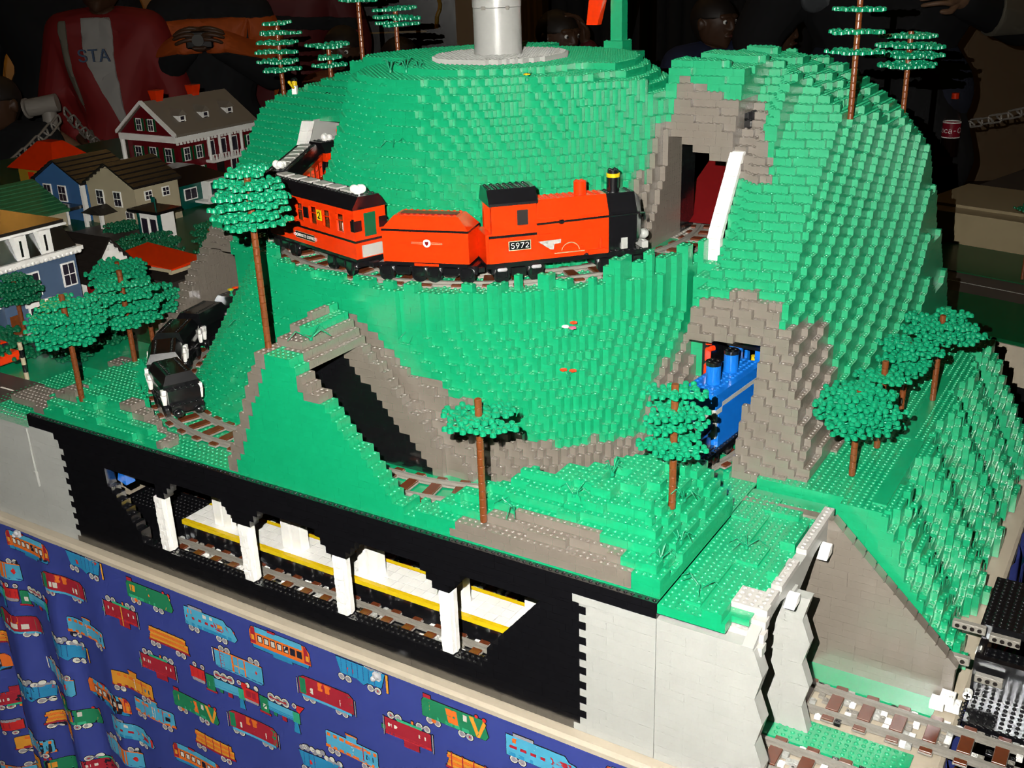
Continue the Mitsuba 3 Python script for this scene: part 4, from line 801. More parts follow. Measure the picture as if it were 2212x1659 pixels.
gs_ = tag(obj('grey_tunnel_plate', MB().raw(*extrude([(99, 52.2), (111, 52.2), (111, 52.5), (99, 52.5)], 66, 100)).studs([(x + .5, y + .5, 52.5) for x in range(99, 111) for y in range(66, 90) if abs(math.hypot(x + .5 - 65.5, y + .5 - 65) - 40) > 3.6]), 'rail_grey'), 'grey studded plate on the floor of the right upper tunnel', 'plate')
lb = tag(obj('curved_green_plate', MB().box(96, 101.5, 58, 74, 52.2, 52.4), 'green'), 'smooth green plate beside the track in front of the right upper tunnel', 'plate')
# ================================================================ the town on the left
GZ = 22.8
tg = thing('town_ground', 'dark green studded ground of the toy town with grey roads', 'ground')
obj('green_plate', MB().box(-265, -30, 0, 262, 20, GZ).box(-30, 2, 40, 262, 20, GZ), 'deep_green', tg)
obj('road', MB().box(-200, -11, 3.2, 13.2, GZ, GZ + .15), 'road_grey', tg)
obj('road', MB().box(-118, -96, 16, 112, GZ, GZ + .15), 'road_grey', tg)
obj('road', MB().box(-205, -20, 72, 80, GZ + .02, GZ + .12), 'road_grey', tg)
for k in range(9): obj('road_line', MB().box(-14 - 9 * k - 4, -14 - 9 * k, 7.9, 8.3, GZ + .15, GZ + .22), 'white', tg)
obj('grey_kerb', MB().box(-10, -1, 5, 11, GZ, GZ + 1.2).studs([(x + .5, y + .5, GZ + 1.2) for x in range(-10, -1) for y in range(5, 11)]).box(-6, 2, 3, 7, GZ + 1.2, GZ + 2.4).studs([(x + .5, y + .5, GZ + 2.4) for x in range(-6, 2) for y in range(3, 7)]), 'rock_grey', tg)
obj('stone_edge', MB().box(-6, 1.2, 24.6, 28.4, GZ, GZ + 2).studs([(x + .5, y + .5 + .6, GZ + 2) for x in range(-6, 1) for y in range(24, 27)]), 'rock_grey', tg)
obj('hollow', MB().raw(*yz([(20, 22.9), (38, 22.9), (36, 23.2), (22, 24.0)], -9, 2.2)), 'green', tg)
def opening(root, face, a, z, w, h, at, frame='white', panes=(2, 2), arch=False, shut=None):
    """a window on a wall: face 'f' looks to -y (a along x), 'r' looks to +x (a along y)"""
    def bx(a0, a1, z0, z1, d0, d1, m):
        return MB().box(a0, a1, at - d1, at - d0, z0, z1) if face == 'f' else MB().box(at + d0, at + d1, a0, a1, z0, z1)
    k = obj('window', bx(a, a + w, z, z + h, -.1, .35, 0), frame, root)
    nx, nz = panes; pw, ph = (w - .5) / nx, (h - .5) / nz
    for i in range(nx):
        for j in range(nz): obj('pane', bx(a + .25 + i * pw + .12, a + .25 + (i + 1) * pw - .12, z + .25 + j * ph + .12, z + .25 + (j + 1) * ph - .12, .34, .4, 0), 'window_dark', k)
    if shut:
        for s in (a - 1.0, a + w + .1): obj('shutter', bx(s, s + .9, z, z + h, 0, .3, 0), shut, k)
    return k
def gable_house(label, x0, x1, y0, y1, eave, ridge, axis, wall, roof, cat='house', over=1.0, rows=6, gable=None):
    t = thing('toy_house', label, cat, 'toy houses of the town')
    obj('walls', MB().box(x0, x1, y0, y1, GZ, eave), wall, t)
    if axis == 'y':
        c = (x0 + x1) / 2; g = [(x0, eave), (x1, eave), (c, ridge)]
        obj('gable', MB().raw(*extrude(g, y0, y1)), gable or wall, t)
        for s in (-1, 1):
            for r in range(rows):
                f0, f1 = r / rows, (r + 1) / rows; xe = x0 - over if s < 0 else x1 + over
                P = lambda f: (xe + (c - xe) * f, eave - .4 + (ridge - eave + .6) * f)
                (xa, za), (xb, zb_) = P(f0), P(f1); pl = [(xa, za), (xb, zb_), (xb, zb_ + .5), (xa, za + .8)]
                obj('roof_row', MB().raw(*extrude(pl if s < 0 else pl[::-1], y0 - over, y1 + over)), roof, t)
    else:
        c = (y0 + y1) / 2; g = [(y0, eave), (y1, eave), (c, ridge)]
        obj('gable', MB().raw(*yz(g, x0, x1)), gable or wall, t)
        for s in (-1, 1):
            for r in range(rows):
                f0, f1 = r / rows, (r + 1) / rows; ye = y0 - over if s < 0 else y1 + over
                P = lambda f: (ye + (c - ye) * f, eave - .4 + (ridge - eave + .6) * f)
                (ya, za), (yb, zb_) = P(f0), P(f1); pl = [(ya, za), (yb, zb_), (yb, zb_ + .5), (ya, za + .8)]
                obj('roof_row', MB().raw(*yz(pl if s < 0 else pl[::-1], x0 - over, x1 + over)), roof, t)
    return t
# slate blue house with mansard roof
h = thing('toy_house', 'slate blue toy house with black mansard roof and white dormers at the left edge', 'house', 'toy houses of the town')
obj('walls', MB().box(-80, -40.5, 26, 46, GZ, 39.4), 'slate_blue', h)
obj('plinth', MB().box(-82, -39.5, 24.6, 47, GZ, 24), 'pale_grey', h)
obj('cornice', MB().box(-81.5, -39, 24.5, 47.5, 39.4, 40.3).box(-80.7, -39.8, 25.3, 46.7, 38.6, 39.4), 'white', h)
for k in range(20): obj('scallop', MB().ball((-39.3, 25.2 + k * 1.12, 39.2), .55, 1), 'white', h)
obj('mansard', MB().tm(trimesh.convex.convex_hull(np.array([(x, y, z) for x, y, z in [(-80.5, 25.5, 40.3), (-40, 25.5, 40.3), (-40, 46.5, 40.3), (-80.5, 46.5, 40.3), (-79, 27.5, 46), (-42, 27.5, 46), (-42, 44.5, 46), (-79, 44.5, 46)]])), smooth=False), 'black', h)
obj('roof_top', MB().box(-79.6, -41.2, 26.8, 45.2, 46, 46.7), 'roof_dark', h); obj('roof_trim', MB().box(-80, -40.9, 26.4, 45.6, 45.4, 46), 'white', h)
for y in (31.2, 37.4):
    d = obj('dormer', MB().box(-42.6, -39.8, y, y + 3, 40.4, 45.6), 'white', h); obj('slot', MB().box(-39.8, -39.7, y + 1.1, y + 1.6, 41, 44.6), 'black', d)
for y, z, w, hh in ((32.2, 31.4, 3.6, 5.6), (41.6, 31.4, 3.6, 5.6)): opening(h, 'r', y, z, w, hh, -40.5)
opening(h, 'r', 31.6, 23.8, 5.4, 5.6, -40.5, panes=(3, 2)); obj('lintel', MB().box(-40.6, -39.9, 31, 37.6, 29.4, 30.3), 'white', h)
for x in (-47, -56): opening(h, 'f', x, 31.4, 3.6, 5.6, 26)
obj('porch_column', MB().cyl((-43, 24.4, GZ), (-43, 24.4, 29.6), .9, seg=14).box(-44.2, -41.8, 23.2, 25.6, 29.6, 30.6).box(-44.2, -41.8, 23.2, 25.6, GZ, 23.6), 'white', h)
obj('porch_roof', MB().box(-60, -41.5, 22.6, 26, 30.6, 31.6), 'white', h); obj('door', MB().box(-42.5, -40.4, 26.8, 29.6, 24, 28.6), 'brown', h)
h = gable_house('white toy house with big dark shingled roof and stepped white gable', -58.5, -44, 51, 65, 29.6, 38.4, 'x', 'white', 'roof_dark', rows=7)
for k in range(6):
    obj('gable_step', MB().box(-44, -43.2, 51.6 + k * 1.1, 64.4 - k * 1.1, 29.6 + k * 1.3, 30.9 + k * 1.3), 'white', h)
for x in (-56.6, -51.2): w_ = opening(h, 'f', x, 25, 3.0, 3.8, 51, frame='roof_dark', panes=(1, 1)); obj('sill_box', MB().box(x - .3, x + 3.3, 50.1, 51, 24.3, 25), 'black', w_)
obj('corner_post', MB().box(-44.6, -43.4, 50.4, 51.6, GZ, 29.4), 'dark_red', h); opening(h, 'r', 56, 24.6, 3.4, 3.6, -44)
obj('porch', MB().box(-61, -52, 46.6, 50.9, 26.2, 27.0), 'roof_dark', h)
h = thing('toy_kiosk', 'low toy filling station with flat bright red roof behind the trees', 'building')
obj('roof', MB().tm(trimesh.convex.convex_hull(np.array([(-62, 72.5, 28.4), (-40.5, 72.5, 27.0), (-40.5, 84, 27.6), (-62, 84, 29.2), (-62, 72.5, 29.0), (-40.5, 72.5, 27.6), (-40.5, 84, 28.2), (-62, 84, 29.8)])), smooth=False), 'red', h)
obj('fascia', MB().box(-41.2, -40.2, 72.3, 84.2, 26.3, 27.2).box(-62, -40.4, 72.2, 72.6, 26.8, 27.6), 'cream', h); obj('walls', MB().box(-58, -44, 75, 83, GZ, 26.9), 'roof_dark', h)
h = gable_house('toy building with ribbed green roof and red gable at the left edge', -158, -127, 86, 106, 28, 36, 'y', 'cream', 'roof_green', rows=10, gable='red')
h = gable_house('blue toy house with black roof and white corner strips', -150, -126.4, 113, 133, 35.2, 41.5, 'y', 'house_blue', 'roof_dark')
for x in (-146, -138.5): opening(h, 'f', x, 28.5, 4, 5.4, 113)
for y in (116, 125.5): opening(h, 'r', y, 29, 4.2, 5.2, -126.4)
opening(h, 'r', 119.6, 23.4, 4, 4.6, -126.4); obj('corner_strip', MB().box(-127, -125.9, 112.6, 114, GZ, 35), 'white', h)
obj('porch_roof', MB().box(-150, -127.4, 106.6, 113, 27.2, 28.2), 'black', h); obj('porch_post', MB().box(-128.8, -128, 107, 107.8, GZ, 27.2), 'white', h); obj('porch_post', MB().box(-139, -138.2, 107, 107.8, GZ, 27.2), 'white', h)
h = gable_house('cream toy house with black roof and stepped gable', -124, -101.5, 113.5, 131, 35.8, 42, 'y', 'cream', 'roof_dark')
for k in range(5): obj('gable_step', MB().box(-123.4 + k * 2.0, -102 - k * 2.0, 112.9, 113.7, 35.2 + k * 1.15, 36.4 + k * 1.15), 'cream', h)
for x in (-120, -111.6): opening(h, 'f', x, 29, 3.6, 5.0, 113.5)
for x in (-107,): opening(h, 'f', x, 23.4, 3.6, 4.6, 113.5)
for y in (117, 124): opening(h, 'r', y, 31, 3, 3, -101.5)
obj('porch_roof', MB().raw(*extrude([(-121, 27.4), (-116, 29.6), (-111, 27.4)], 107, 113.5)), 'roof_dark', h); obj('porch_post', MB().box(-120.4, -119.4, 107.4, 108.4, GZ, 27.4), 'white', h); obj('porch_post', MB().box(-112.6, -111.6, 107.4, 108.4, GZ, 27.4), 'white', h)
h = thing('toy_house', 'low white toy house with black hipped roof, teal front and white balcony', 'house', 'toy houses of the town')
obj('walls', MB().box(-131, -110, 133.5, 158, GZ, 31), 'white', h); obj('teal_front', MB().box(-110, -109.4, 138, 158, GZ, 31), 'teal', h)
obj('roof', MB().tm(trimesh.convex.convex_hull(np.array([(-132.5, 132, 31), (-108, 132, 31), (-108, 160, 31), (-132.5, 160, 31), (-125, 140, 35.5), (-116, 140, 35.5), (-116, 152, 35.5), (-125, 152, 35.5)])), smooth=False), 'black', h)
opening(h, 'r', 139.6, 25.6, 5.6, 4, -109.4, panes=(2, 1))
obj('bay', MB().box(-109.4, -105.6, 147.6, 156.4, 24.5, 31), 'white', h)
for y in (148.4, 152.4): opening(h, 'r', y, 26, 3, 4.4, -105.6, panes=(2, 1), frame='teal')
bal = obj('balcony', MB().box(-109.4, -102.6, 144, 158, 24.2, 24.9), 'white', h)
for k in range(9): obj('baluster', MB().box(-103.2, -102.7, 144.2 + k * 1.7, 145.2 + k * 1.7, 24.9, 27), 'white', bal)
# the mansion
h = thing('toy_mansion', 'large dark red toy mansion with grey roof, white cornice and green shutters', 'mansion')
obj('walls', MB().box(-169.5, -142.4, 168, 206, GZ, 39.6), 'brick_red', h)
obj('cornice', MB().box(-171.4, -140.6, 165.8, 207, 38.8, 41.2), 'white', h)
for k in range(24): obj('dentil', MB().box(-140.8, -140.2, 166.4 + k * 1.7, 167.2 + k * 1.7, 38.0, 38.8), 'white', h)
obj('gable', MB().raw(*extrude([(-171, 41.2), (-141, 41.2), (-156, 52.2)], 166.6, 206)), 'brick_red', h)
for s, xe in ((-1, -172), (1, -140)):
    pl = [(xe, 40.9), (-156, 52.3), (-156, 53.1), (xe, 41.8)]
    obj('roof_plane', MB().raw(*extrude(pl if s < 0 else pl[::-1], 165.6, 208)), 'roof_taupe', h)
    pl = [(xe, 41), (-156, 52.4), (-156, 53.6), (xe, 42.2)]
    obj('gable_trim', MB().raw(*extrude(pl if s < 0 else pl[::-1], 165.0, 166.4)), 'white', h)
for y in (173, 184.5, 197):
    d = obj('dormer', MB().box(-151, -145, y, y + 3.4, 43.6, 47.8), 'white', h); obj('dormer_roof', MB().raw(*yz([(y - .6, 47.6), (y + 4, 47.6), (y + 1.7, 49.8)], -154, -144.4)), 'roof_taupe', d)
    obj('pane', MB().box(-145, -144.9, y + .9, y + 2.5, 44.4, 45.6).box(-145, -144.9, y + .9, y + 2.5, 46, 47.2), 'window_dark', d)
for y in (174, 192): obj('chimney', MB().tm(trimesh.convex.convex_hull(np.array([(-156.5 + a * w, y + b * w, z) for a in (-1, 1) for b in (-1, 1) for w, z in ((1.1, 50), (1.1, 54.4), (2.1, 56.4))])), smooth=False), 'red', h)
for x in (-161, -154.6): opening(h, 'f', x, 42.4, 3, 4.6, 166.6, shut='deep_green')
for x in (-165.5, -157.4, -149): opening(h, 'f', x, 31, 3.6, 5.4, 168, shut='deep_green')
for x in (-149,): opening(h, 'f', x, 23.6, 3.6, 4.8, 168, shut='deep_green')
for y in (170.6, 176.6, 203): opening(h, 'r', y, 31.4, 3, 5, -142.4, shut='deep_green'); opening(h, 'r', y, 24, 3, 4.6, -142.4, shut='deep_green')
for y in (182.6, 188.6, 194.6): opening(h, 'r', y, 31.2, 3.4, 6, -142.4, panes=(1, 1))
for y in (182, 187.4, 193, 198.8): obj('column', MB().cyl((-140.6, y, 30.2), (-140.6, y, 38.8), .6, seg=10), 'white', h)
b_ = obj('balcony', MB().box(-142.4, -138.4, 181, 200, 29.2, 30.2), 'white', h)
for k in range(12): obj('baluster', MB().box(-138.9, -138.5, 181.2 + k * 1.6, 181.8 + k * 1.6, 30.2, 32.2), 'white', b_)
obj('door', MB().box(-142.5, -142, 186, 189.6, GZ, 28.6), 'roof_dark', h); opening(h, 'r', 193.4, 24, 3, 5, -142.4, panes=(1, 1))
obj('porch_column', MB().cyl((-170.6, 166.6, GZ), (-170.6, 166.6, 38.8), .9, seg=12), 'white', h); obj('porch_deck', MB().box(-172.4, -166, 164, 168, 30.4, 31.2).box(-172.4, -166, 164, 168, GZ, 23.8), 'white', h)
h = thing('toy_house', 'yellow toy fire station with red hipped roof far back on the left', 'house', 'toy houses of the town')
obj('walls', MB().box(-192, -170.5, 135, 152, GZ, 32.5), 'amber', h)
obj('roof', MB().tm(trimesh.convex.convex_hull(np.array([(-195, 132.5, 32.2), (-168, 132.5, 32.2), (-168, 154.5, 32.2), (-195, 154.5, 32.2), (-186, 141, 41), (-178, 141, 41), (-178, 146, 41), (-186, 146, 41)])), smooth=False), 'red', h)
for x in (-186, -180): obj('doorway', MB().box(x, x + 3.4, 134.6, 135, 26, 30.8), 'red', h)
h = thing('toy_kiosk', 'small white and green kiosk with black flat roof in front of the low white house', 'building')
obj('walls', MB().box(-88, -79.5, 103, 109, GZ, 32), 'white', h); obj('roof', MB().box(-90.5, -77.5, 101, 110.6, 32, 32.8), 'black', h)
opening(h, 'f', -87, 24, 3.2, 6.4, 103, panes=(1, 1)); opening(h, 'f', -83.2, 24, 3.2, 6.4, 103, panes=(1, 1)); obj('trim', MB().box(-79.6, -79, 102.6, 103.6, GZ, 32).box(-88.3, -87.6, 102.6, 103.2, GZ, 32), 'teal', h)
obj('flag', MB().cyl((-79.2, 102.4, 32.6), (-79.2, 102.4, 37), .25, seg=6).box(-80.6, -79.3, 102.3, 102.5, 35.4, 37), 'teal', h)
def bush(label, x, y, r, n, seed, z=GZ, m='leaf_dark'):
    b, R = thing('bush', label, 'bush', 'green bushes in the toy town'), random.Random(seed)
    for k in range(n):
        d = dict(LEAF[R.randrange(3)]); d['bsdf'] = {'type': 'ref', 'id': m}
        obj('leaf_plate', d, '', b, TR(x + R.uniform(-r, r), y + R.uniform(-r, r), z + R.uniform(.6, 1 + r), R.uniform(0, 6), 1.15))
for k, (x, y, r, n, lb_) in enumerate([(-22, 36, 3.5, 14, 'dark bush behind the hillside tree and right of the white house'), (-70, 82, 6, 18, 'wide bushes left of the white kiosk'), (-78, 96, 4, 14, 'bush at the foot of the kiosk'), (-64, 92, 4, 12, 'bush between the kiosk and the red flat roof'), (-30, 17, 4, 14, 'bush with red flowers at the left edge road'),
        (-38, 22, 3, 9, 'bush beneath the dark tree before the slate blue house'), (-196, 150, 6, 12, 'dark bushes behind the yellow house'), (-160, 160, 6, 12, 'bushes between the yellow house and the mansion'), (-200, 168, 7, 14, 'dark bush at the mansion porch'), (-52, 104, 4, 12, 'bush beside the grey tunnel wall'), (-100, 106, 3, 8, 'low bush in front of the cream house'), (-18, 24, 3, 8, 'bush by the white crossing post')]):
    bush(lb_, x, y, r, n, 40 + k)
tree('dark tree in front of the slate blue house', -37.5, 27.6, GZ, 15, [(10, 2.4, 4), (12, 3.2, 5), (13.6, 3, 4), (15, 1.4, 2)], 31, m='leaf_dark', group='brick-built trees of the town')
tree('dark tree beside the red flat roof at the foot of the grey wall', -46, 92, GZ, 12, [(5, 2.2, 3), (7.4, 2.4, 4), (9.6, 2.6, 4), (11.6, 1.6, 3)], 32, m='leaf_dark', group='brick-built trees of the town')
car = thing('toy_car', 'red toy car on the road at the left edge', 'car')
obj('body', MB().box(-34, -25.4, 13.2, 18.4, 24.2, 26.2, .3).box(-32, -28, 13.8, 17.8, 26.2, 28.0, .4), 'red', car)
for x in (-32, -27.4): obj('wheel', MB().cyl((x, 12.9, 24.1), (x, 13.6, 24.1), 1.25, seg=14), 'black', car); obj('wheel', MB().cyl((x, 18, 24.1), (x, 18.7, 24.1), 1.25, seg=14), 'black', car)
obj('windscreen', MB().box(-28, -27.8, 14.2, 17.4, 26.3, 27.8), 'window_dark', car)
car = thing('toy_car', 'red toy car parked near the yellow house', 'car')
obj('body', MB().box(-176, -166, 120, 125, 24, 26, .3).box(-173.5, -169, 120.6, 124.4, 26, 27.6, .4), 'red', car)
for x in (-174, -168): obj('wheel', MB().cyl((x, 119.7, 24), (x, 120.4, 24), 1.2, seg=12), 'black', car)
cp_ = thing('crossing_post', 'cream and black banded post beside the left road', 'post')
for k in range(5): obj('band', MB().cyl((-17.4, 13.6, GZ + k * 1.6), (-17.4, 13.6, GZ + k * 1.6 + 1.55), .45, seg=12), 'cream' if k % 2 == 0 else 'black', cp_)
lmp = thing('street_lamp', 'thin dark toy street lamp near the yellow house', 'lamp')
obj('pole', MB().cyl((-176, 112, GZ), (-176, 112, 37), .45, seg=8).cyl((-176, 112, 37), (-179, 111, 38.6), .4, seg=8).cyl((-179, 111, 38.6), (-182, 110, 38), .4, seg=8), 'roof_dark', lmp); obj('lamp_head', MB().ball((-182.4, 110, 37.7), .8, 1), 'roof_dark', lmp)
# ================================================================ the other display table on the right
Q2 = TR(140, 191, 0, -.27)
def q(x, y, z): return (Q2 @ [x, y, z, 1])[:3]
t2 = thing('display_table', 'second display table with pale edge in the right background', 'table')
obj('table_top', MB().box(-90, 120, 0, 420, -12, -1.0), 'table_edge', t2, Q2)
obj('dark_skirt', MB().box(-88, 118, 2, 418, -93.7, -12), 'black', t2, Q2)
g2 = thing('model_ground', 'green ground strips, grey road and dark ballast of the second display', 'ground')
obj('green_strip', MB().box(-90, 120, .5, 33, -1, 0), 'deep_green', g2, Q2); obj('road', MB().box(-90, 120, 33, 52, -1, 0), 'road_grey', g2, Q2)
obj('white_line', MB().box(-90, 120, 42.2, 42.7, 0, .06), 'pale_grey', g2, Q2); obj('green_verge', MB().box(-90, 120, 52, 132, -1, .3), 'deep_green', g2, Q2); obj('ballast_bed', MB().box(-90, 120, 132, 418, -1, .1), 'road_grey', g2, Q2)
obj('green_strip', MB().box(-90, 120, 140, 152, .1, .5), 'deep_green', g2, Q2)
bd = thing('toy_building', 'long low tan toy building with studded roof on the second table', 'building')
obj('walls', MB().box(-70, 90, 84, 128, 0, 11), 'tan', bd, Q2)
obj('roof', MB().box(-70, 90, 92, 128, 11, 12).box(0, 90, 84, 92, 11, 12).studs([(x + .5, y + .5, 12) for x in range(-34, 30) for y in range(92, 120)], seg=6), 'tan', bd, Q2)
obj('porch', MB().box(8, 40, 72, 84, 7.5, 8.6), 'tan', bd, Q2); obj('dark_door', MB().box(14, 18, 83.5, 84, 0, 7), 'dark_red', bd, Q2); obj('grey_step', MB().box(10, 60, 56, 66, .3, 2.2), 'rail_grey', bd, Q2)
def cone_tree(label, x, y, H, r):
    t = thing('cone_tree', label, 'tree', 'small dark fir trees of the second display'); mb = MB(); n = 6
    for k in range(n): mb.cyl((0, 0, 1 + k * H / n), (0, 0, 1 + (k + 1.35) * H / n), r * (1 - k / n), r * (1 - k / n) * .45, seg=10)
    obj('needles', mb, 'leaf_dark', t, Q2 @ TR(x, y, .3)); obj('stump', MB().cyl((0, 0, 0), (0, 0, 1.4), .5, seg=8), 'brown', t, Q2 @ TR(x, y, .3))
for k, (x, y, H, r) in enumerate([(-14, 72, 13, 4), (-8, 68, 8, 2.6), (-2, 70, 9, 3)]): cone_tree(['largest fir tree in front of the tan building', 'smallest fir tree in front of the tan building', 'right-hand fir tree in front of the tan building'][k], x, y, H, r)
for k, (x, y, H, ls, lb_) in enumerate([(-17, 56, 24, [(22, 2.6, 4), (23, 0, 1)], 'umbrella-shaped dark tree at the left end of the tan building'), (-14, 147, 15, [(5, 4, 5), (8, 4, 5), (11, 3, 4)], 'broad dark tree before the grey and yellow engine'), (2, 146, 24, [(9, 3, 4), (14, 2.6, 4), (19, 2, 3), (23, 1.2, 2)], 'slim dark tree in front of the white-spoked wheels')]):
    p = q(x, y, .4); tree(lb_, p[0], p[1], p[2], H, ls, 50 + k, m='leaf_dark', group='brick-built trees of the second display')
track('dark track under the grey and yellow engine on the second table', np.array([q(x, 166, 0)[:2] for x in np.linspace(-88, 118, 40)]), .2, group='tracks of the second display', pitch=5)
track('dark track under the red and yellow engine on the second table', np.array([q(x, 292, 0)[:2] for x in np.linspace(-88, 118, 40)]), .2, group='tracks of the second display', pitch=5)
e1 = thing('grey_engine', 'grey and yellow toy engine with white spoked wheels in the right background', 'locomotive'); E1 = Q2 @ TR(0, 166, 1.2)
obj('frame', MB().box(-12, 60, -3.5, 3.5, 4, 7.5), 'rail_grey', e1, E1); obj('yellow_body', MB().box(2, 60, -3.4, 3.4, 9, 14.6), 'yellow', e1, E1); obj('grey_band', MB().box(-2, 60, -3.5, 3.5, 6.5, 9).box(-13, 60, -3.8, 3.8, 14.6, 17.4, .4), 'pale_grey', e1, E1)
obj('cab', MB().box(-12, -9, -3.4, 3.4, 4, 14.6).box(-9, 2, -3.4, 3.4, 4, 8.2), 'pale_grey', e1, E1); obj('roof_ribs', MB().box(-13, 20, -3.8, 3.8, 17.4, 17.6).studs([(x, y, 17.6) for x in range(-12, 20) for y in (-3, -2, -1, 0)], seg=6), 'pale_grey', e1, E1)
for x in (18, 28, 38):
    mb = MB()
    for k in range(24):
        a, b = 2 * math.pi * k / 24, 2 * math.pi * (k + 1) / 24; mb.cyl((x + 4 * math.cos(a), -4, 3.6 + 4 * math.sin(a)), (x + 4 * math.cos(b), -4, 3.6 + 4 * math.sin(b)), .5, seg=6)
    for k in range(10): a = 2 * math.pi * k / 10; mb.cyl((x, -4, 3.6), (x + 4 * math.cos(a), -4, 3.6 + 4 * math.sin(a)), .22, seg=5)
    obj('spoked_wheel', mb.cyl((x, -4.6, 3.6), (x, -3.6, 3.6), .9, seg=12), 'white', e1, E1)
bg = obj('trailing_truck', MB().box(-8, 10, -3, 3, 1.2, 4.2, .3), 'rail_grey', e1, E1)
e3 = thing('railway_coach', 'grey coach with yellow stripe and red end coupled to the grey engine', 'railway coach'); obj('body', MB().box(-44, -17, -3.5, 3.5, 3, 15.5, .3), 'pale_grey', e3, E1); obj('yellow_stripe', MB().box(-44, -17, -3.6, 3.6, 8, 9.4), 'yellow', e3, E1); obj('red_end', MB().box(-17, -14, -2.4, 2.4, 4, 12), 'red', e3, E1); obj('bogie', MB().box(-40, -20, -3, 3, .1, 3), 'black', e3, E1)
e2 = thing('red_engine', 'red, yellow and silver toy diesel engine in the far right background', 'locomotive'); E2 = Q2 @ TR(-2, 292, 1.2)
obj('body', MB().box(-8, 46, -3.5, 3.5, 3.6, 14, .5), 'pale_grey', e2, E2); obj('red_nose', MB().box(-20, -6, -3.6, 3.6, 3.6, 14.4, .9).box(-6, 10, -3.62, 3.62, 6.4, 11), 'red', e2, E2)
obj('yellow_stripe', MB().box(-20, 46, -3.7, 3.7, 5, 6).box(-4, 12, -3.7, 3.7, 11, 11.8).box(-2, 10, -3.66, 3.66, 14.1, 14.6), 'yellow', e2, E2); obj('red_sill', MB().box(-20, 46, -3.66, 3.66, 3.4, 4.6), 'red', e2, E2)
obj('porthole', MB().cyl((22, -3.7, 9.4), (22, -3.4, 9.4), 1.2, seg=16), 'roof_dark', e2, E2)
for x in (-14, 16, 30): obj('wheels', MB().cyl((x, -3.6, 1.8), (x, 3.6, 1.8), 1.8, seg=14).cyl((x + 5, -3.6, 1.8), (x + 5, 3.6, 1.8), 1.8, seg=14), 'rail_grey', e2, E2)
bt = thing('drink_bottle', 'half-empty cola bottle with red cap and red label on the second table', 'bottle'); BM_ = TR(76.8, 455, 0.1)
def lathe(pr, seg=28):
    m = trimesh.creation.revolve(np.array(pr, float), sections=seg); return m
obj('bottle_body', MB().tm(lathe([(0, 0), (3.6, 0), (4.1, 1), (4.1, 15), (4.2, 16), (3.6, 19), (2.2, 23), (1.5, 25.5), (1.5, 27.5), (0, 27.5)])), 'bottle_glass', bt, BM_)
obj('cola', MB().cyl((0, 0, .2), (0, 0, 9.5), 3.9, seg=24), 'cola_dark', bt, BM_); obj('cap', MB().cyl((0, 0, 27.5), (0, 0, 30.2), 1.75, 1.7, seg=24), 'red', bt, BM_)
lbq = obj('label_band', MB().cyl((0, 0, 9.6), (0, 0, 16.2), 4.25, seg=32, caps=False), 'label_red', bt, BM_)
obj('white_rim', MB().cyl((0, 0, 16.2), (0, 0, 16.8), 4.27, seg=32, caps=False).cyl((0, 0, 9.2), (0, 0, 9.7), 4.27, seg=32, caps=False), 'white', lbq, BM_)
tm_ = meshkit.text_mesh('Coca-Cola', 2.6); tv = np.array(tm_.vertices); tv[:, 0] -= np.ptp(tv[:, 0]) * .5 + tv[:, 0].min(); az = (tv[:, 0] / 4.3) - math.pi / 2 + .45
obj('script_lettering', MB().raw(np.c_[4.33 * np.cos(az), 4.33 * np.sin(az), 11.6 + tv[:, 1] + .12 * tv[:, 0] * 0], np.array(tm_.faces)), 'white', lbq, BM_)
# ================================================================ the layout's table, its printed cloth and the black bridge to the next table
tb_ = thing('layout_table', 'large table with cream rounded edge that carries the whole mountain layout', 'table')
obj('table_top', MB().box(-60, 161.2, -2, 131, -3.5, -.02, .5), 'table_edge', tb_); obj('table_top', MB().box(-266, -60.2, -2, 264, -3.5, -.02, .5).box(-60, -5, 131.2, 264, -3.5, -.02, .5), 'table_edge', tb_)
obj('town_base', MB().box(-265, -31, 1, 262, 0, 20).box(-31, 1.9, 41, 262, 0, 20), 'roof_dark', tb_)
for x, y in ((-250, 10), (-250, 250), (-60, 120), (150, 120), (150, 8), (-20, 8)): obj('leg', MB().box(x - 3, x + 3, y - 3, y + 3, -93.7, -3.5), 'dark_grey', tb_)
def fold(x, z):
    d = np.clip(-z / 40, 0, 1.2); k = np.clip((27 - x) / 22, 0, 1)
    return .22 * np.sin(x * .33 + z * .02) * d + k * d * (1.7 * np.sin(x * .42 + .9) + .5 * np.sin(x * .9 + z * .03)) + .8 * d
def cloth(X, Z, off=0.0): return np.c_[X, -2.35 - fold(X, Z) - off, Z]
sk = thing('printed_cloth', 'blue tablecloth printed with colourful toy trains hanging from the table edge', 'tablecloth')
xs, zs = np.arange(-60, 161.3, .9), np.r_[np.arange(-.9, -92, -2.2)]
XX, ZZ = np.meshgrid(xs, zs, indexing='ij'); P_ = cloth(XX.ravel(), ZZ.ravel()); n0, n1 = len(xs), len(zs)
i_, j_ = np.meshgrid(np.arange(n0 - 1), np.arange(n1 - 1), indexing='ij'); a_ = (i_ * n1 + j_).ravel()
F_ = np.vstack([np.c_[a_, a_ + 1, a_ + n1 + 1], np.c_[a_, a_ + n1 + 1, a_ + n1]])
obj('cloth', MB().tm(trimesh.Trimesh(P_, F_, process=False), smooth=True), 'cloth_blue', sk)
ys = np.arange(-2, 131.5, 1.5); ex_ = lambda y: 161.5 + .5 * np.sin(y * .5)
zz_ = np.array([-.9, -30, -60, -92]); PP = np.array([(ex_(y) + (-z) * .012 * (1 + np.sin(y * .5)), y, z) for y in ys for z in zz_]); a_ = np.array([i * 4 + j for i in range(len(ys) - 1) for j in range(3)])
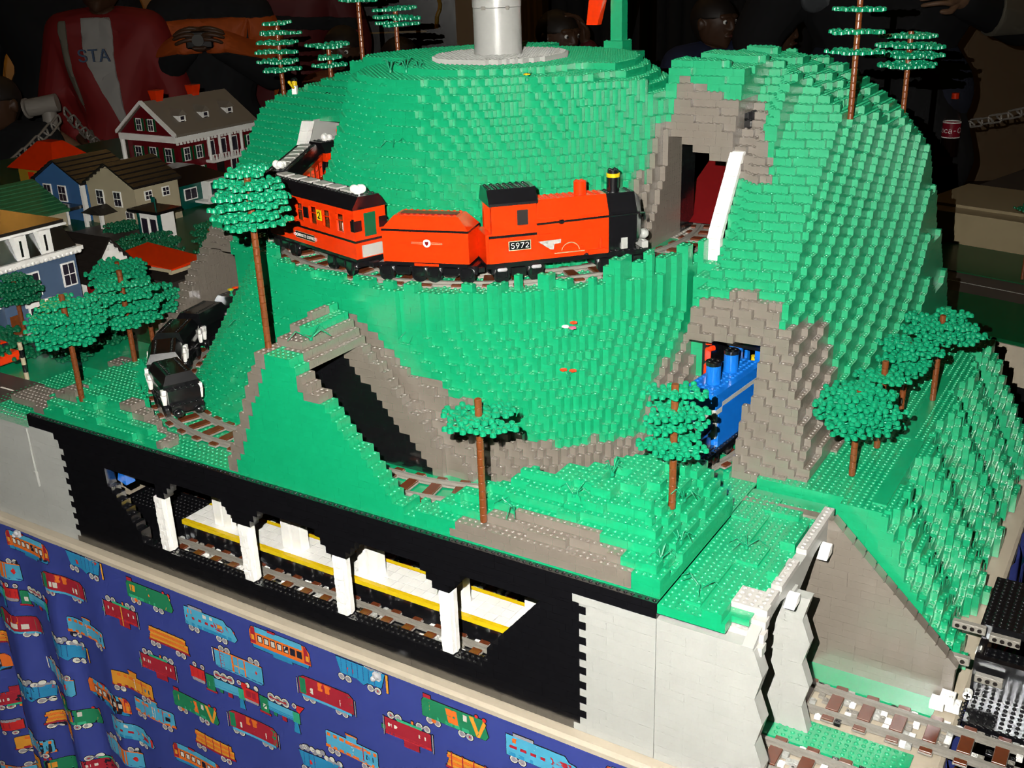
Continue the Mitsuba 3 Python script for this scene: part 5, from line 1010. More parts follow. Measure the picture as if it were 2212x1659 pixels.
obj('end_cloth', MB().tm(trimesh.Trimesh(PP, np.vstack([np.c_[a_, a_ + 1, a_ + 5], np.c_[a_, a_ + 5, a_ + 4]]), process=False), smooth=True), 'cloth_blue', sk)
# the print: each motif is a list of (colour, polygon) drawn in a box of about 14 x 6
CO = dict(r=(.38, .012, .03), R=(.62, .02, .02), o=(.85, .17, .02), y=(.80, .33, .03), g=(.01, .22, .09), G=(.03, .40, .20), c=(.02, .26, .50), C=(.08, .42, .62), w=(.75, .72, .62), k=(.006, .006, .02), s=(.34, .33, .36), b=(.02, .09, .30))
RC = lambda x, y, w, h: sg.box(x, y, x + w, y + h)
CI = lambda x, y, r: sg.Point(x, y).buffer(r, 5)
PG = lambda *p: sg.Polygon(p)
def wheels(xs_, y=.7, r=.75): return [q_ for x in xs_ for q_ in (('w', CI(x, y, r)), ('s', CI(x, y, r * .7)), ('r', CI(x, y, r * .3)))]
def truck(x): return wheels((x, x + 1.7)) + [('s', RC(x - .2, .55, 2.1, .35))]
def m_diesel():
    return truck(2) + truck(9) + [('g', PG((.5, 1.3), (14, 1.3), (14.6, 2.2), (13.6, 5.4), (1, 5.4), (.5, 4.6))), ('G', RC(1, 1.3, 9.6, .8)), ('y', RC(1.6, 3, 1.6, 1.6)), ('o', PG((6.2, 2), (8.4, 2), (8.0, 4.9), (5.6, 4.9))), ('y', PG((10.6, 5.2), (11.6, 5.2), (12.6, 2.4), (13.6, 5.2), (14.2, 4.6), (12.8, 1.3), (12.2, 1.3))), ('g', PG((11.4, 5.2), (13, 5.2), (12.5, 3.2))), ('w', RC(9.4, 3.6, .8, 1.3)), ('R', CI(13.8, 5.4, .4)), ('R', CI(12.2, 5.6, .35)), ('o', CI(3, 1.0, .5)), ('r', RC(.9, 5.4, 1.6, .8))]
def m_hopper():
    R = random.Random(5)
    return truck(1.6) + truck(8.6) + [(['s', 'w', 's'][k % 3], CI(1.4 + .62 * k + R.uniform(-.3, .3), 5.2 + R.uniform(-.2, .9) + .7 * math.sin(k * .25), .62)) for k in range(17)] + [('c', PG((.6, 5), (12.2, 5), (11.2, 1.6), (8, 1.6), (7, .8), (5.4, 1.6), (1.6, 1.6)))] + [('b', RC(1.8 + 1.3 * k, 1.8, .16, 3.1)) for k in range(7)] + [('R', RC(3.2, 2.4, 1.5, 1)), ('y', PG((12.3, 1), (12.8, 1), (12.8, 5), (12.3, 5))), ('R', RC(10.4, 4, 1, .8))]
def m_coach():
    return [('c', PG((.6, .8), (15, .8), (15.4, 1.8), (.4, 1.8))), ('o', PG((0, 1.6), (15.8, 1.6), (15.6, 4.4), (14.6, 5.6), (.6, 5.6), (0, 4.6))), ('C', RC(1.4, 4.5, 12.4, 1.3)), ('r', PG((0, 1.8), (1.5, 1.8), (1.5, 5.6), (.4, 5.4))), ('r', PG((15.8, 1.8), (14.2, 1.8), (14.2, 5.6), (15, 5.3))), ('y', RC(.4, 2.6, .8, 1.2)), ('y', RC(14.6, 2.4, .8, 1.2))] + [('k', RC(2.1 + 1.72 * k, 2.5, 1.3, 1.6)) for k in range(7)] + [('w', RC(2.3 + 1.72 * k, 2.65, .95, 1.25)) for k in range(7)] + [('r', RC(5, 5.6, 2, .5)), ('c', RC(6, .3, 5, .6))]
def m_caboose():
    return truck(1.4) + truck(7.8) + [('r', RC(.6, 1.5, 10.4, 3.6)), ('R', RC(.6, 4.6, 10.4, .6)), ('r', RC(3.4, 5.2, 3.4, 1.5)), ('G', RC(2.6, .9, 5.6, .6)), ('w', RC(1.4, 2.6, .9, .8)), ('w', RC(2.8, 2.6, .9, .8)), ('w', RC(8, 2.6, .9, .8)), ('w', RC(9.4, 2.6, .9, .8)), ('y', RC(5.4, 1.6, .35, 5)), ('s', RC(11.2, 1.4, .2, 4.2)), ('s', RC(.1, 1.4, .2, 4.2)), ('g', RC(10.9, 3.4, .9, 1)), ('o', RC(4.4, .2, .5, .8))] + [('b', RC(.9 + .9 * k, 4.7, .14, .45)) for k in range(11)]
def m_logs():
    return truck(1.2) + truck(9) + [('r', RC(.2, 1.4, 12.6, .5))] + [(['y', 'o'][k % 2], RC(.5 + .2 * (k % 3), 1.9 + .62 * k, 12 - .2 * k, .6)) for k in range(5)] + [('r', RC(1.4 + 2.4 * k, 1.4, .25, 3.8)) for k in range(5)]
def m_box():
    return truck(1.6) + truck(9.8) + [('C', PG((.3, 1.4), (13.6, 1.4), (13.6, 5.2), (12.8, 5.6), (1, 5.8), (.3, 5.2))), ('o', RC(4.6, 1.5, 4.6, 3.9)), ('y', RC(4.8, 3.5, 4.2, .3)), ('y', RC(6.6, 1.5, .25, 3.9)), ('R', PG((2.4, 2.4), (3.2, 3.3), (2.4, 4.2), (1.6, 3.3))), ('b', RC(.4, 5.2, 13, .3)), ('r', RC(11, 1.4, .2, 4)), ('r', RC(12, 1.4, .2, 4))] + [('r', RC(11, 1.9 + .8 * k, 1.2, .18)) for k in range(5)] + [('w', RC(14, 1.2, .25, 3.4)), ('o', RC(.3, 1.2, 13.3, .3))]
def m_tank(a='y', b='o'):
    return truck(1.4) + truck(10) + [('o' if a == 'C' else 'r', RC(.3, 1.4, 13.4, .7)), (a, sg.box(.9, 2, 13.1, 5).buffer(.4, 3)), (b, RC(.8, 4.2, 12.4, .8)), (a, RC(5.8, 5.2, 2.6, 1.3)), (b, RC(5.6, 6.3, 3, .4)), ('r', RC(3.8, 2, .22, 3.3)), ('r', RC(9.8, 2, .22, 3.3)), ('w', RC(6.6, 2, .16, 3)), ('w', RC(7.4, 2, .16, 3)), ('k', RC(10.6, 2.6, 1.8, 1.1)), ('c', RC(10.8, 2.8, 1.3, .7))] + [('w', RC(6.6, 2.4 + .7 * k, .9, .14)) for k in range(4)]
def m_tram():
    return truck(1.8) + truck(10) + [('C', RC(1, .9, 12.4, .6)), ('r', PG((.4, 1.5), (14, 1.5), (14, 5), (13, 5.8), (1.6, 5.8), (.4, 5))), ('r', RC(2, 4.2, 10, 1.5)), ('o', sg.box(5, 4, 8.4, 5.3).buffer(.3, 2)), ('g', RC(.6, 1.7, 1.5, 3.6)), ('g', RC(12.2, 1.7, 1.5, 3.6)), ('w', RC(2.8, 2.2, 2.4, 1.4)), ('w', RC(6, 2.2, 2.4, 1.4)), ('w', RC(9.2, 2.2, 2.4, 1.4)), ('s', RC(14.3, 1.2, .2, 3.6)), ('s', RC(-.2, 1.2, .2, 3.6))] + [('r', RC(5.4 + .9 * k, 4.1, .2, 1.1)) for k in range(4)]
def m_steam():
    return wheels((5, 6.9, 8.8), .9, 1.0) + wheels((2.6,), .6, .6) + wheels((13, 15.4), .6, .6) + [('r', RC(4.6, .8, 4.8, .3)), ('C', RC(3, 2, 7, 2.3)), ('c', RC(3, 3.4, 7, .9)), ('G', RC(1.4, 2, 1.8, 2.6)), ('c', PG((2, 4.4), (2.9, 4.4), (3.2, 7), (1.6, 7))), ('r', RC(5, 4.3, 1.2, 1.1)), ('g', RC(7.6, 4.3, .9, .8)), ('g', RC(9.8, 1.7, 2.4, 3.8)), ('w', RC(10.4, 3.4, 1.1, 1.2)), ('r', RC(9.4, 5.4, 3.2, .5)), ('R', PG((12.6, 1.4), (17, 1.4), (17, 4.2), (12.6, 4.2))), ('r', RC(13.2, 2, 3, 1.6)), ('R', PG((1.4, 2), (0, .2), (1.8, .2), (2.2, 1.4)))] + [('s', CI(13.2 + .6 * k, 4.4, .45)) for k in range(6)]
def m_bluediesel():
    return truck(2) + truck(10) + [('C', PG((.6, 1.3), (14.6, 1.3), (15.4, 2.2), (14, 4.4), (12.8, 4.6), (12, 5.6), (.6, 5.6))), ('c', RC(.8, 1.3, 13.6, .8)), ('r', RC(1, 3, 8, .6)), ('r', PG((9.6, 2.2), (13.2, 2.2), (13.2, 4.3), (9, 4.3))), ('y', RC(10, 3.3, 1.6, .8)), ('w', RC(6, 4.3, 1, .9)), ('w', RC(8, 4.5, .8, .8)), ('s', RC(2, 5.6, 4, .6)), ('R', RC(14, 1.6, .8, 2.2)), ('o', RC(1.6, 4.2, 1.2, 1))]
MOT = [m_diesel, m_hopper, m_coach, m_caboose, m_logs, m_box, m_tank, m_tram, m_steam, m_bluediesel, lambda: m_tank('C', 'o')]
lay = [[2, 1, 0, 9], [7, 3, 4, 5], [8, 10, 3, 8], [1, 6, 0, 7], [5, 2, 10, 4]]            # rows from the top
flip = {3, 5, 8}
mb = MB(); tris = {}
def motif_mesh(k, up):
    key = (k, up)
    if key not in tris:
        out = []; polys = MOT[k](); allp = shapely_union([p for _, p in polys]).buffer(.13)
        for lvl, (c, p) in enumerate([('k', allp)] + polys):
            for g in (p.geoms if hasattr(p, 'geoms') else [p]):
                if g.area < .01: continue
                v, f = trimesh.creation.triangulate_polygon(sg.polygon.orient(g), engine='earcut')
                v, f = np.array(v), np.array(f); v3 = np.c_[v, np.zeros(len(v))]
                v3, f = trimesh.remesh.subdivide_to_size(v3, f, 2.2, max_iter=6); v = v3[:, :2]
                if up: v = np.c_[15 - v[:, 0], 6.4 - v[:, 1]]; 
                out.append((CO[c], .03 + .006 * min(lvl, 12), v, f))
        tris[key] = out
    return tris[key]
def shapely_union(ps):
    from shapely.ops import unary_union
    return unary_union(ps)
for cx in range(-2, 4):
    for r in range(13):
        for s in range(4):
            row = lay[r % 5]; k = row[(s + 2 * (r // 5)) % 4]; x0 = cx * 66 + s * 16.5 + (r % 2) * 8 - 10 + 2.2 * math.sin(r * 2.1 + s); z0 = -6.6 - r * 7.1 + 1.3 * math.sin(s * 1.7 + r)
            if x0 < -58 or x0 > 144 or z0 < -90 or (x0 > 128 and r > 3): continue
            for col, off, v, f in motif_mesh(k, k in flip and (r + s) % 3 != 0):
                sc = .98; X, Zq = x0 + v[:, 0] * sc * .86, np.minimum(z0 + v[:, 1] * sc * .86, -.95)
                p = cloth(X, Zq, off); nn = np.tile([0, -1.0, 0], (len(p), 1))
                t_ = p[f]; up_ = np.cross(t_[:, 1] - t_[:, 0], t_[:, 2] - t_[:, 0])[:, 1] > 0
                f2 = f.copy(); f2[up_] = f2[up_][:, ::-1]
                mb.raw(p, f2, nn, [q_ * .45 for q_ in col])
v_, f_, n_, c_ = mb.arr()
vm = trimesh.Trimesh(v_, f_, process=False); eps = .05                                    # the print's normals follow the folds
gxn = (fold(v_[:, 0] + eps, v_[:, 2]) - fold(v_[:, 0] - eps, v_[:, 2])) / (2 * eps); n_ = np.c_[-gxn, -np.ones(len(v_)), np.zeros(len(v_))]; n_ /= np.linalg.norm(n_, axis=1, keepdims=True)
labels[obj('train_print', (v_, f_, n_, c_), 'cloth_print', sk, label='printed pattern of colourful toy trains')]['kind'] = 'stuff'
mb = MB()
for k in range(26):
    R = random.Random(k); y0 = 2 + (k % 9) * 14; z0 = -8 - (k // 9) * 11
    for j in range(6):
        a, b_ = R.uniform(0, 8), R.uniform(-2, 2); w_, h_ = R.uniform(1, 5), R.uniform(.6, 1.8); c = CO[R.choice('rRogGcCyw')]
        q4 = np.array([(ex_(y0 + a + dy) + .35 + (-z0) * .03 + .01 * j, y0 + a + dy, z0 + b_ + dz) for dy, dz in ((0, 0), (w_, 0), (w_, h_), (0, h_))]); mb.raw(q4, [[0, 1, 2], [0, 2, 3]], np.tile([1.0, 0, 0], (4, 1)), [q_ * .45 for q_ in c])
labels[obj('end_print', mb, 'cloth_print', sk)] = {'kind': 'stuff'}
for k, (x, z) in enumerate([(83.2, -1.9), (-5.4, -1.6)]):
    c_ = thing('cloth_clip', ['small shiny clip holding the cloth to the middle of the table edge', 'small shiny clip on the cloth at the left end of the table edge'][k], 'clip', 'clips on the cloth edge')
    obj('jaw', MB().box(x - .7, x + .7, -3.0, -2.3, z - .6, z + .7, .12), 'steel', c_); obj('grip', MB().ball((x + .5, -3.2, z + .6), .5, 2).ball((x - .3, -3.2, z - .1), .45, 2), 'steel', c_)
# black plates that bridge to the next table
bk = thing('bridge_plate', 'black studded bridge plates with grey beams and white axle ends at the right edge', 'bridge plate')
def plate(x0, x1, y0, y1, z0, z1, name='black_plate'):
    return obj(name, MB().box(x0, x1, y0, y1, z0, z1).studs([(x + .5, y + .5, z1) for x in range(int(x0), int(x1)) for y in range(int(y0), int(y1))], seg=10), 'black', bk)
plate(161, 184, 40, 54, 7, 8.2); plate(162, 184, 33, 40, 3.4, 4.6); plate(161.8, 184, 26.6, 33, -.4, .8); plate(161.8, 184, 4, 16.4, -.6, .6)
obj('black_beam', MB().box(161.5, 184, 33, 34, 0, 7).box(161.5, 162.5, 33, 44, 0, 7), 'black', bk)
for x, y, z, w in ((157.5, 38, 8.4, 4.5), (162.6, 37.5, 8.0, 4), (158.5, 31.9, 6.8, 2.6), (162, 31.8, 4.8, 3.6)):
    g = obj('grey_beam', MB().box(x, x + w, y - .5, y + .5, z - .6, z + .6, .1), 'rail_grey', bk)
    for k in range(int(w)): obj('hole', MB().cyl((x + .7 + k, y - .56, z), (x + .7 + k, y - .5, z), .32, seg=12), 'roof_dark', g)
for x, y, z in ((161.9, 36.2, 6.4), (172.5, 36, 5.6), (161.6, 31.2, 2.4), (172, 30.9, 2.2), (164, 12, 1.2)):
    a = obj('axle_end', MB().cyl((x, y, z), (x, y - 1.1, z), .62, seg=16), 'white', bk); obj('cross', MB().box(x - .4, x + .4, y - 1.16, y - 1.1, z - .1, z + .1).box(x - .1, x + .1, y - 1.16, y - 1.1, z - .4, z + .4), 'black', a)
wb_ = thing('white_brick_stack', 'small stack of white bricks at the end of the retaining wall', 'bricks')
for x, y, z in ((157.2, 27.6, .4), (159.2, 28, .4), (158.4, 27.8, 1.62)): obj('brick', MB().box(x, x + 1.9, y, y + 1.9, z, z + 1.2, .04).studs([(x + a, y + b, z + 1.2) for a in (.48, 1.42) for b in (.48, 1.42)]), 'white', wb_)
# ================================================================ the hall: floor, walls, barrier and onlookers
FH, RH = np.array([_fw[0], _fw[1]]) / math.hypot(_fw[0], _fw[1]), np.array([_r[0], _r[1]]) / math.hypot(_r[0], _r[1])
FL = -93.75
def at(r, d): return _C[:2] + RH * r + FH * d
def stage(r, d, z=FL, turn=0.0, s=125.0):
    """matrix of something that stands at (r, d) and faces the layout; local metres"""
    c, n = math.cos(turn), math.sin(turn); X = -RH * c - FH * n * -1 * -1; Y = np.array([-FH[0] * c + RH[0] * n, -FH[1] * c + RH[1] * n]); X = np.array([Y[1], -Y[0]])
    M = np.eye(4); M[:2, 0] = X * s; M[:2, 1] = Y * s; M[2, 2] = s; M[:2, 3] = at(r, d); M[2, 3] = z; return M
def wallbox(r0, r1, d0, d1, z0, z1):
    a, b, c, d = at(r0, d0), at(r1, d0), at(r1, d1), at(r0, d1)
    return MB().tm(trimesh.convex.convex_hull(np.array([(*p, z) for p in (a, b, c, d) for z in (z0, z1)])), smooth=False)
def struct(name, mb, m): return tag(obj(name, mb, m), None, kind='structure')
struct('floor', wallbox(-900, 900, -420, 1010, FL - 3, FL), 'carpet')
struct('wall_back', wallbox(-560, 560, 905, 925, FL, 330), 'wall_beige')
struct('wall_left', wallbox(-580, -560, -300, 925, FL, 330), 'wall_beige')
struct('wall_right', wallbox(560, 580, -300, 925, FL, 330), 'wall_beige')
struct('wall_front', wallbox(-580, 580, -425, -405, FL, 330), 'wall_beige')
struct('ceiling', wallbox(-580, 580, -425, 925, 330, 336), 'wall_beige')
struct('trim_1', wallbox(-300, -205, 900, 905, 47, 53), 'brown')
struct('trim_2', wallbox(-300, -205, 901, 905, FL, 40), 'dark_panel')
fp = thing('wall_panel', 'black wooden wall panel with a thin gold line behind the summit', 'panel'); obj('panel', wallbox(-205, -34, 890, 904, FL, 200), 'dark_panel', fp); obj('gold_line', wallbox(-150, -58, 888.5, 890, 43.2, 44.4), 'brass', fp)
br_ = thing('brass_hook', 'curved brass handle on the black panel', 'handle'); pts = [at(-50, 887), at(-49, 886), at(-46.5, 886), at(-46, 887), at(-47, 888)]; zs_ = [46, 55, 60, 64, 67]; mb = MB()
for k in range(4): mb.cyl((*pts[k], zs_[k]), (*pts[k + 1], zs_[k + 1]), 1.6, seg=8)
obj('bar', mb, 'brass', br_)
pc = thing('wall_column', 'beige fluted column against the back wall behind the grey pole', 'column'); obj('shaft', wallbox(-34, 34, 880, 904, FL, 330), 'wall_beige', pc)
for r in (4, 10, 16, 22, 27): obj('flute', wallbox(r, r + 2.2, 878.6, 880, FL, 330), 'wall_beige', pc)
dk_ = thing('dark_curtain', 'black curtain along the back wall right of the beige column', 'curtain')
for k in range(20): obj('fold', MB().cyl((*at(48 + 13 * k, 894), FL), (*at(48 + 13 * k, 894), 300), 8.5, seg=12, caps=False), 'black_cloth', dk_)
wl_ = thing('door_panel', 'orange-lit panelled door with black scrollwork at the upper left', 'door'); obj('leaf', wallbox(-436, -330, 896, 904, FL, 230), 'wall_cream', wl_)
for r in (-432, -408, -384, -336): obj('stile', wallbox(r, r + 5, 893.5, 896, FL, 230), 'wall_cream', wl_)
mb = MB(); sc_ = [(-352 + 7 * math.cos(t) * (1 - t / 9), 98 - t * 8 + 5 * math.sin(t)) for t in np.linspace(0, 6, 16)]
for (r0, z0), (r1, z1) in zip(sc_[:-1], sc_[1:]): mb.cyl((*at(r0, 890), z0), (*at(r1, 890), z1), 1.0, seg=6)
mb.cyl((*at(-352, 890), 62), (*at(-390, 890), -20), .8, seg=6).cyl((*at(-372, 890), 38), (*at(-332, 890), 36), .8, seg=6); obj('scrollwork', mb, 'black', wl_)
scene['door_lamp'] = {'type': 'point', 'position': Wv([*at(-385, 820), 150]).tolist(), 'intensity': {'type': 'rgb', 'value': [1.6, .72, .12]}}
# barrier
def stanchion(label, r, d):
    t = thing('barrier_post', label, 'post'); x, y = at(r, d)
    obj('pipe', MB().cyl((x, y, FL + 2), (x, y, 38), 3.4, seg=24), 'white_plastic', t); obj('base', MB().cyl((x, y, FL), (x, y, FL + 3), 20, 17, seg=28), 'white_plastic', t)
    e, f = at(r - 8.5, d - 2), at(r + 5, d); obj('elbow_cap', MB().cyl((*e, 38.6), (*f, 40.6), 4.2, seg=20).ball((x, y, 39.6), 4.4).cyl((*e, 38.6), (*at(r - 9.6, d - 2), 38.4), 4.8, seg=20), 'white_plastic', t)
    return t
stanchion('white plastic pipe post of the chain barrier at the left', -217, 520)
def chain(label, A, B, sag, n):
    t = thing('barrier_chain', label, 'chain', 'white plastic chains of the barrier'); A, B = np.array(A, float), np.array(B, float); P = [A + (B - A) * s - np.array([0, 0, sag * 4 * s * (1 - s)]) for s in np.linspace(0, 1, n + 1)]
    for k in range(n):
        a, b = P[k], P[k + 1]; c = (a + b) / 2; u_ = (b - a) / np.linalg.norm(b - a); w_ = np.cross(u_, [0, 0, 1.0]); w_ /= np.linalg.norm(w_); v_ = np.cross(w_, u_)
        s_ = v_ if k % 2 == 0 else (w_ * .75 + v_ * .66); L, W = np.linalg.norm(b - a) * .66, 2.0; ring = [c + u_ * L * (1 if abs(q_) < 1.57 or abs(q_) > 4.71 else -1) * .72 + (u_ * math.cos(q_) * L * .28 + s_ * math.sin(q_) * W) for q_ in np.linspace(0, 2 * math.pi, 13)]
        mb = MB()
        for p0, p1 in zip(ring[:-1], ring[1:]):
            if np.linalg.norm(p1 - p0) > 1e-6: mb.cyl(p0, p1, .55, seg=6)
        obj('link', mb, 'white_plastic', t)
chain('white chain hanging from the post down to the left edge', (*at(-212, 518), 33), (*at(-222, 440), 16), 2.5, 12)
chain('white chain hanging from the post down towards the toy mansion', (*at(-210, 522), 36), (*at(-226, 680), -16), 9, 20)
chain('white chain above the second display on the right', (*at(236, 566), 8), (*at(262, 470), 42), 3, 15)
pk = thing('pipe_stub', 'pale pipe leaning behind the barrier post', 'pipe'); obj('tube', MB().cyl((*at(-238, 560), 22), (*at(-222, 575), 2), 5, seg=18), 'skin_pale', pk)
# onlookers
MF = m3.Manifold
def chain_hull(joints, bones, seg=14):
    parts = []
    for a, b in bones:
        (pa, ra), (pb, rb) = joints[a], joints[b]
        parts.append(MF.batch_hull([MF.sphere(ra, seg).translate(tuple(map(float, pa))), MF.sphere(rb, seg).translate(tuple(map(float, pb)))]))
    return MF.batch_boolean(parts, m3.OpType.Add)
def smooth_mesh(man, ln=.035, it=8):
    m = man.refine_to_length(ln).to_mesh(); t = trimesh.Trimesh(m.vert_properties[:, :3], m.tri_verts, process=True)
    trimesh.smoothing.filter_taubin(t, iterations=it); return t
def hand(w, d, nrm, side):
    d = np.array(d, float); d /= np.linalg.norm(d); nrm = np.array(nrm, float); nrm -= d * (nrm @ d); nrm /= np.linalg.norm(nrm); s = np.cross(d, nrm) * side; w = np.array(w, float); out = []
    S_ = lambda p, r: MF.sphere(r, 8).translate(tuple(map(float, p)))
    kn = [w + d * .085 + s * o for o in (-.03, -.01, .01, .028)]
    out.append(MF.batch_hull([S_(w, .022)] + [S_(k, .011) for k in kn]))
    for k, L in zip(kn, (.07, .08, .075, .058)):
        p1 = k + d * L * .45 + nrm * .012; p2 = p1 + d * L * .3 + nrm * .03; p3 = p2 + d * L * .1 + nrm * .03
        for a, b, ra, rb in ((k, p1, .0095, .009), (p1, p2, .009, .008), (p2, p3, .008, .0075)): out.append(MF.batch_hull([S_(a, ra), S_(b, rb)]))
    t0 = w + d * .03 - s * .03; t1 = t0 + d * .035 - s * .025 + nrm * .01; t2 = t1 + d * .03 + nrm * .015
    out += [MF.batch_hull([S_(t0, .013), S_(t1, .011)]), MF.batch_hull([S_(t1, .011), S_(t2, .009)])]
    return out
def person(label, r, d, H, turn, coat, trousers, skin='skin_brown', hair='hair_dark', wide=1.0, arms=None, head_turn=0.0, coat_len=.44, hood=None, hair_cut=.02, deco=None, lean=0.0):
    t = thing('person', label, 'person'); M = stage(r, d, FL, turn); h = H; J = {}
    w = wide
    J.update(hipL=((-.055 * h * w, 0, .50 * h), .062 * h * w), hipR=((.055 * h * w, 0, .50 * h), .062 * h * w), kneeL=((-.06 * h, .01 * h, .275 * h), .036 * h), kneeR=((.06 * h, .01 * h, .275 * h), .036 * h), ankL=((-.06 * h, -.01 * h, .045 * h), .024 * h), ankR=((.06 * h, -.01 * h, .045 * h), .024 * h),
        toeL=((-.065 * h, .085 * h, .02 * h), .018 * h), toeR=((.065 * h, .085 * h, .02 * h), .018 * h), waist=((0, .005 * h, .60 * h), .068 * h * w), chestL=((-.05 * h * w, lean * .5, .72 * h), .062 * h * w), chestR=((.05 * h * w, lean * .5, .72 * h), .062 * h * w), neck=((0, lean, .83 * h), .032 * h), skull=((0, lean + .01, .88 * h), .032 * h))
    A = arms or {}
    for s, n in ((-1, 'L'), (1, 'R')):
        a = A.get(n, dict(e=(s * .155 * w, -.01, .63), w=(s * .16 * w, .05, .49)))
        J['sh' + n] = ((s * .105 * h * w, lean * .8, .80 * h), .04 * h * w); J['el' + n] = (tuple(np.array(a['e']) * h), .030 * h); J['wr' + n] = (tuple(np.array(a['w']) * h), .019 * h)
    B = [('hipL', 'hipR'), ('hipL', 'kneeL'), ('hipR', 'kneeR'), ('kneeL', 'ankL'), ('kneeR', 'ankR'), ('ankL', 'toeL'), ('ankR', 'toeR'), ('hipL', 'waist'), ('hipR', 'waist'), ('waist', 'chestL'), ('waist', 'chestR'), ('chestL', 'chestR'), ('chestL', 'shL'), ('chestR', 'shR'), ('chestL', 'neck'), ('chestR', 'neck'), ('shL', 'neck'), ('shR', 'neck'), ('neck', 'skull'), ('shL', 'elL'), ('shR', 'elR'), ('elL', 'wrL'), ('elR', 'wrR')]
    body = [chain_hull(J, B)]
    hs = .125 * (.55 + .45 * H / 1.7) / .125                                    # children have relatively larger heads
    hc = np.array([0, lean + .015, .93 * h - .005]); ct, st = math.cos(head_turn), math.sin(head_turn)
    def hp(x, y, z): return hc + np.array([x * ct - y * st, x * st + y * ct, z]) * hs
    S_ = lambda x, y, z, rr, sg_=16: MF.sphere(rr * hs, sg_).translate(tuple(map(float, hp(x, y, z))))
    body += [MF.batch_hull([S_(0, -.01, .025, .092, 20), S_(0, .025, .01, .082, 20), S_(0, .062, -.09, .026), S_(.045, .0, -.06, .032), S_(-.045, .0, -.06, .032)]), MF.batch_hull([S_(0, .108, -.022, .014, 8), S_(0, .098, .02, .010, 8)]), MF.batch_hull([S_(.014, .098, -.028, .011, 8), S_(-.014, .098, -.028, .011, 8)])]
    for s in (-1, 1): body.append(MF.batch_hull([S_(s * .094, -.005, .012, .016, 8), S_(s * .092, -.008, -.022, .012, 8), S_(s * .085, .008, -.005, .012, 8)])); body.append(MF.batch_hull([S_(s * .018, .097, .03, .012, 8), S_(s * .05, .086, .03, .012, 8)]))
    body.append(MF.batch_hull([S_(.02, .09, -.058, .012, 8), S_(-.02, .09, -.058, .012, 8), S_(0, .097, -.055, .012, 8)]))
    for n, s in (('L', -1), ('R', 1)):
        e_, w_ = np.array(J['el' + n][0]), np.array(J['wr' + n][0]); body += hand(w_, w_ - e_, A.get(n, {}).get('n', (-s, .2, 0)), s)
    obj('body', MB().tm(smooth_mesh(MF.batch_boolean(body, m3.OpType.Add), .03, 4), smooth=True), skin, t, M)
    for s in (-1, 1):
        e = obj('eye', MB().ball(hp(s * .036, .088, .008), .0125 * hs, 1), 'white', t, M); obj('iris', MB().ball(hp(s * .036, .098, .006), .0065 * hs, 1), 'black', e, M)
    obj('mouth', MB().ball(hp(0, .103, -.056), .02 * hs, 2, (1.1, .35, .3)), 'lip', t, M)
    cap = MF.batch_hull([S_(0, -.018, .03, .1, 22), S_(0, .015, .028, .088, 22)]).trim_by_plane((0, float(-.8 * ct * 0 - .0), 1.0), float((hc[2] + hair_cut * hs)))
    back = MF.batch_hull([S_(0, -.03, .02, .094, 22), S_(0, -.02, -.04, .07, 16)]).trim_by_plane((float(st), float(-ct), 0.0), float(-(hc[1]) * ct + hc[0] * st + .012))
    obj('hair', MB().tm(smooth_mesh(cap + back, .03, 3), smooth=True), hair, t, M)
    inf = lambda names, k: {n: (J[n][0], J[n][1] + k * h) for n in names}
    tj = inf(['hipL', 'hipR', 'kneeL', 'kneeR', 'ankL', 'ankR', 'waist'], .012); tr_ = chain_hull(tj, [('hipL', 'hipR'), ('hipL', 'kneeL'), ('hipR', 'kneeR'), ('kneeL', 'ankL'), ('kneeR', 'ankR'), ('hipL', 'waist'), ('hipR', 'waist')])
    obj('trousers', MB().tm(smooth_mesh(tr_, .05, 5), smooth=True), trousers, t, M)
    sj = {n: (J[n][0], J[n][1] + .01 * h) for n in ('ankL', 'ankR', 'toeL', 'toeR')}
    for n in 'LR': obj('shoe', MB().tm(smooth_mesh(chain_hull({k: (p, r_) for k, (p, r_) in sj.items()}, [('ank' + n, 'toe' + n)]), .04, 4), smooth=True), 'black_cloth', t, M)
    cj = inf(['waist', 'chestL', 'chestR', 'shL', 'shR', 'elL', 'elR', 'hipL', 'hipR'], .022); cj['collar'] = ((0, lean * .9 - .01, .825 * h), .05 * h)
    for s, n in ((-1, 'L'), (1, 'R')): cj['hem' + n] = ((s * .06 * h * w, 0, coat_len * h), .075 * h * w); cj['cuf' + n] = (tuple(np.array(J['wr' + n][0]) * .9 + np.array(J['el' + n][0]) * .1), .034 * h)
    cb_ = [('hemL', 'hemR'), ('hemL', 'waist'), ('hemR', 'waist'), ('waist', 'chestL'), ('waist', 'chestR'), ('chestL', 'chestR'), ('chestL', 'shL'), ('chestR', 'shR'), ('shL', 'collar'), ('shR', 'collar'), ('chestL', 'collar'), ('chestR', 'collar'), ('shL', 'elL'), ('shR', 'elR'), ('elL', 'cufL'), ('elR', 'cufR')]
    cm = chain_hull(cj, cb_); neckhole = MF.sphere(.042 * h, 16).translate((0.0, float(lean + .02), .885 * h))
    cm = cm - neckhole
    k = obj('jacket', MB().tm(smooth_mesh(cm, .04, 6), smooth=True), coat, t, M)
    big = {n: (p, r_ + .007 * h) for n, (p, r_) in cj.items()}
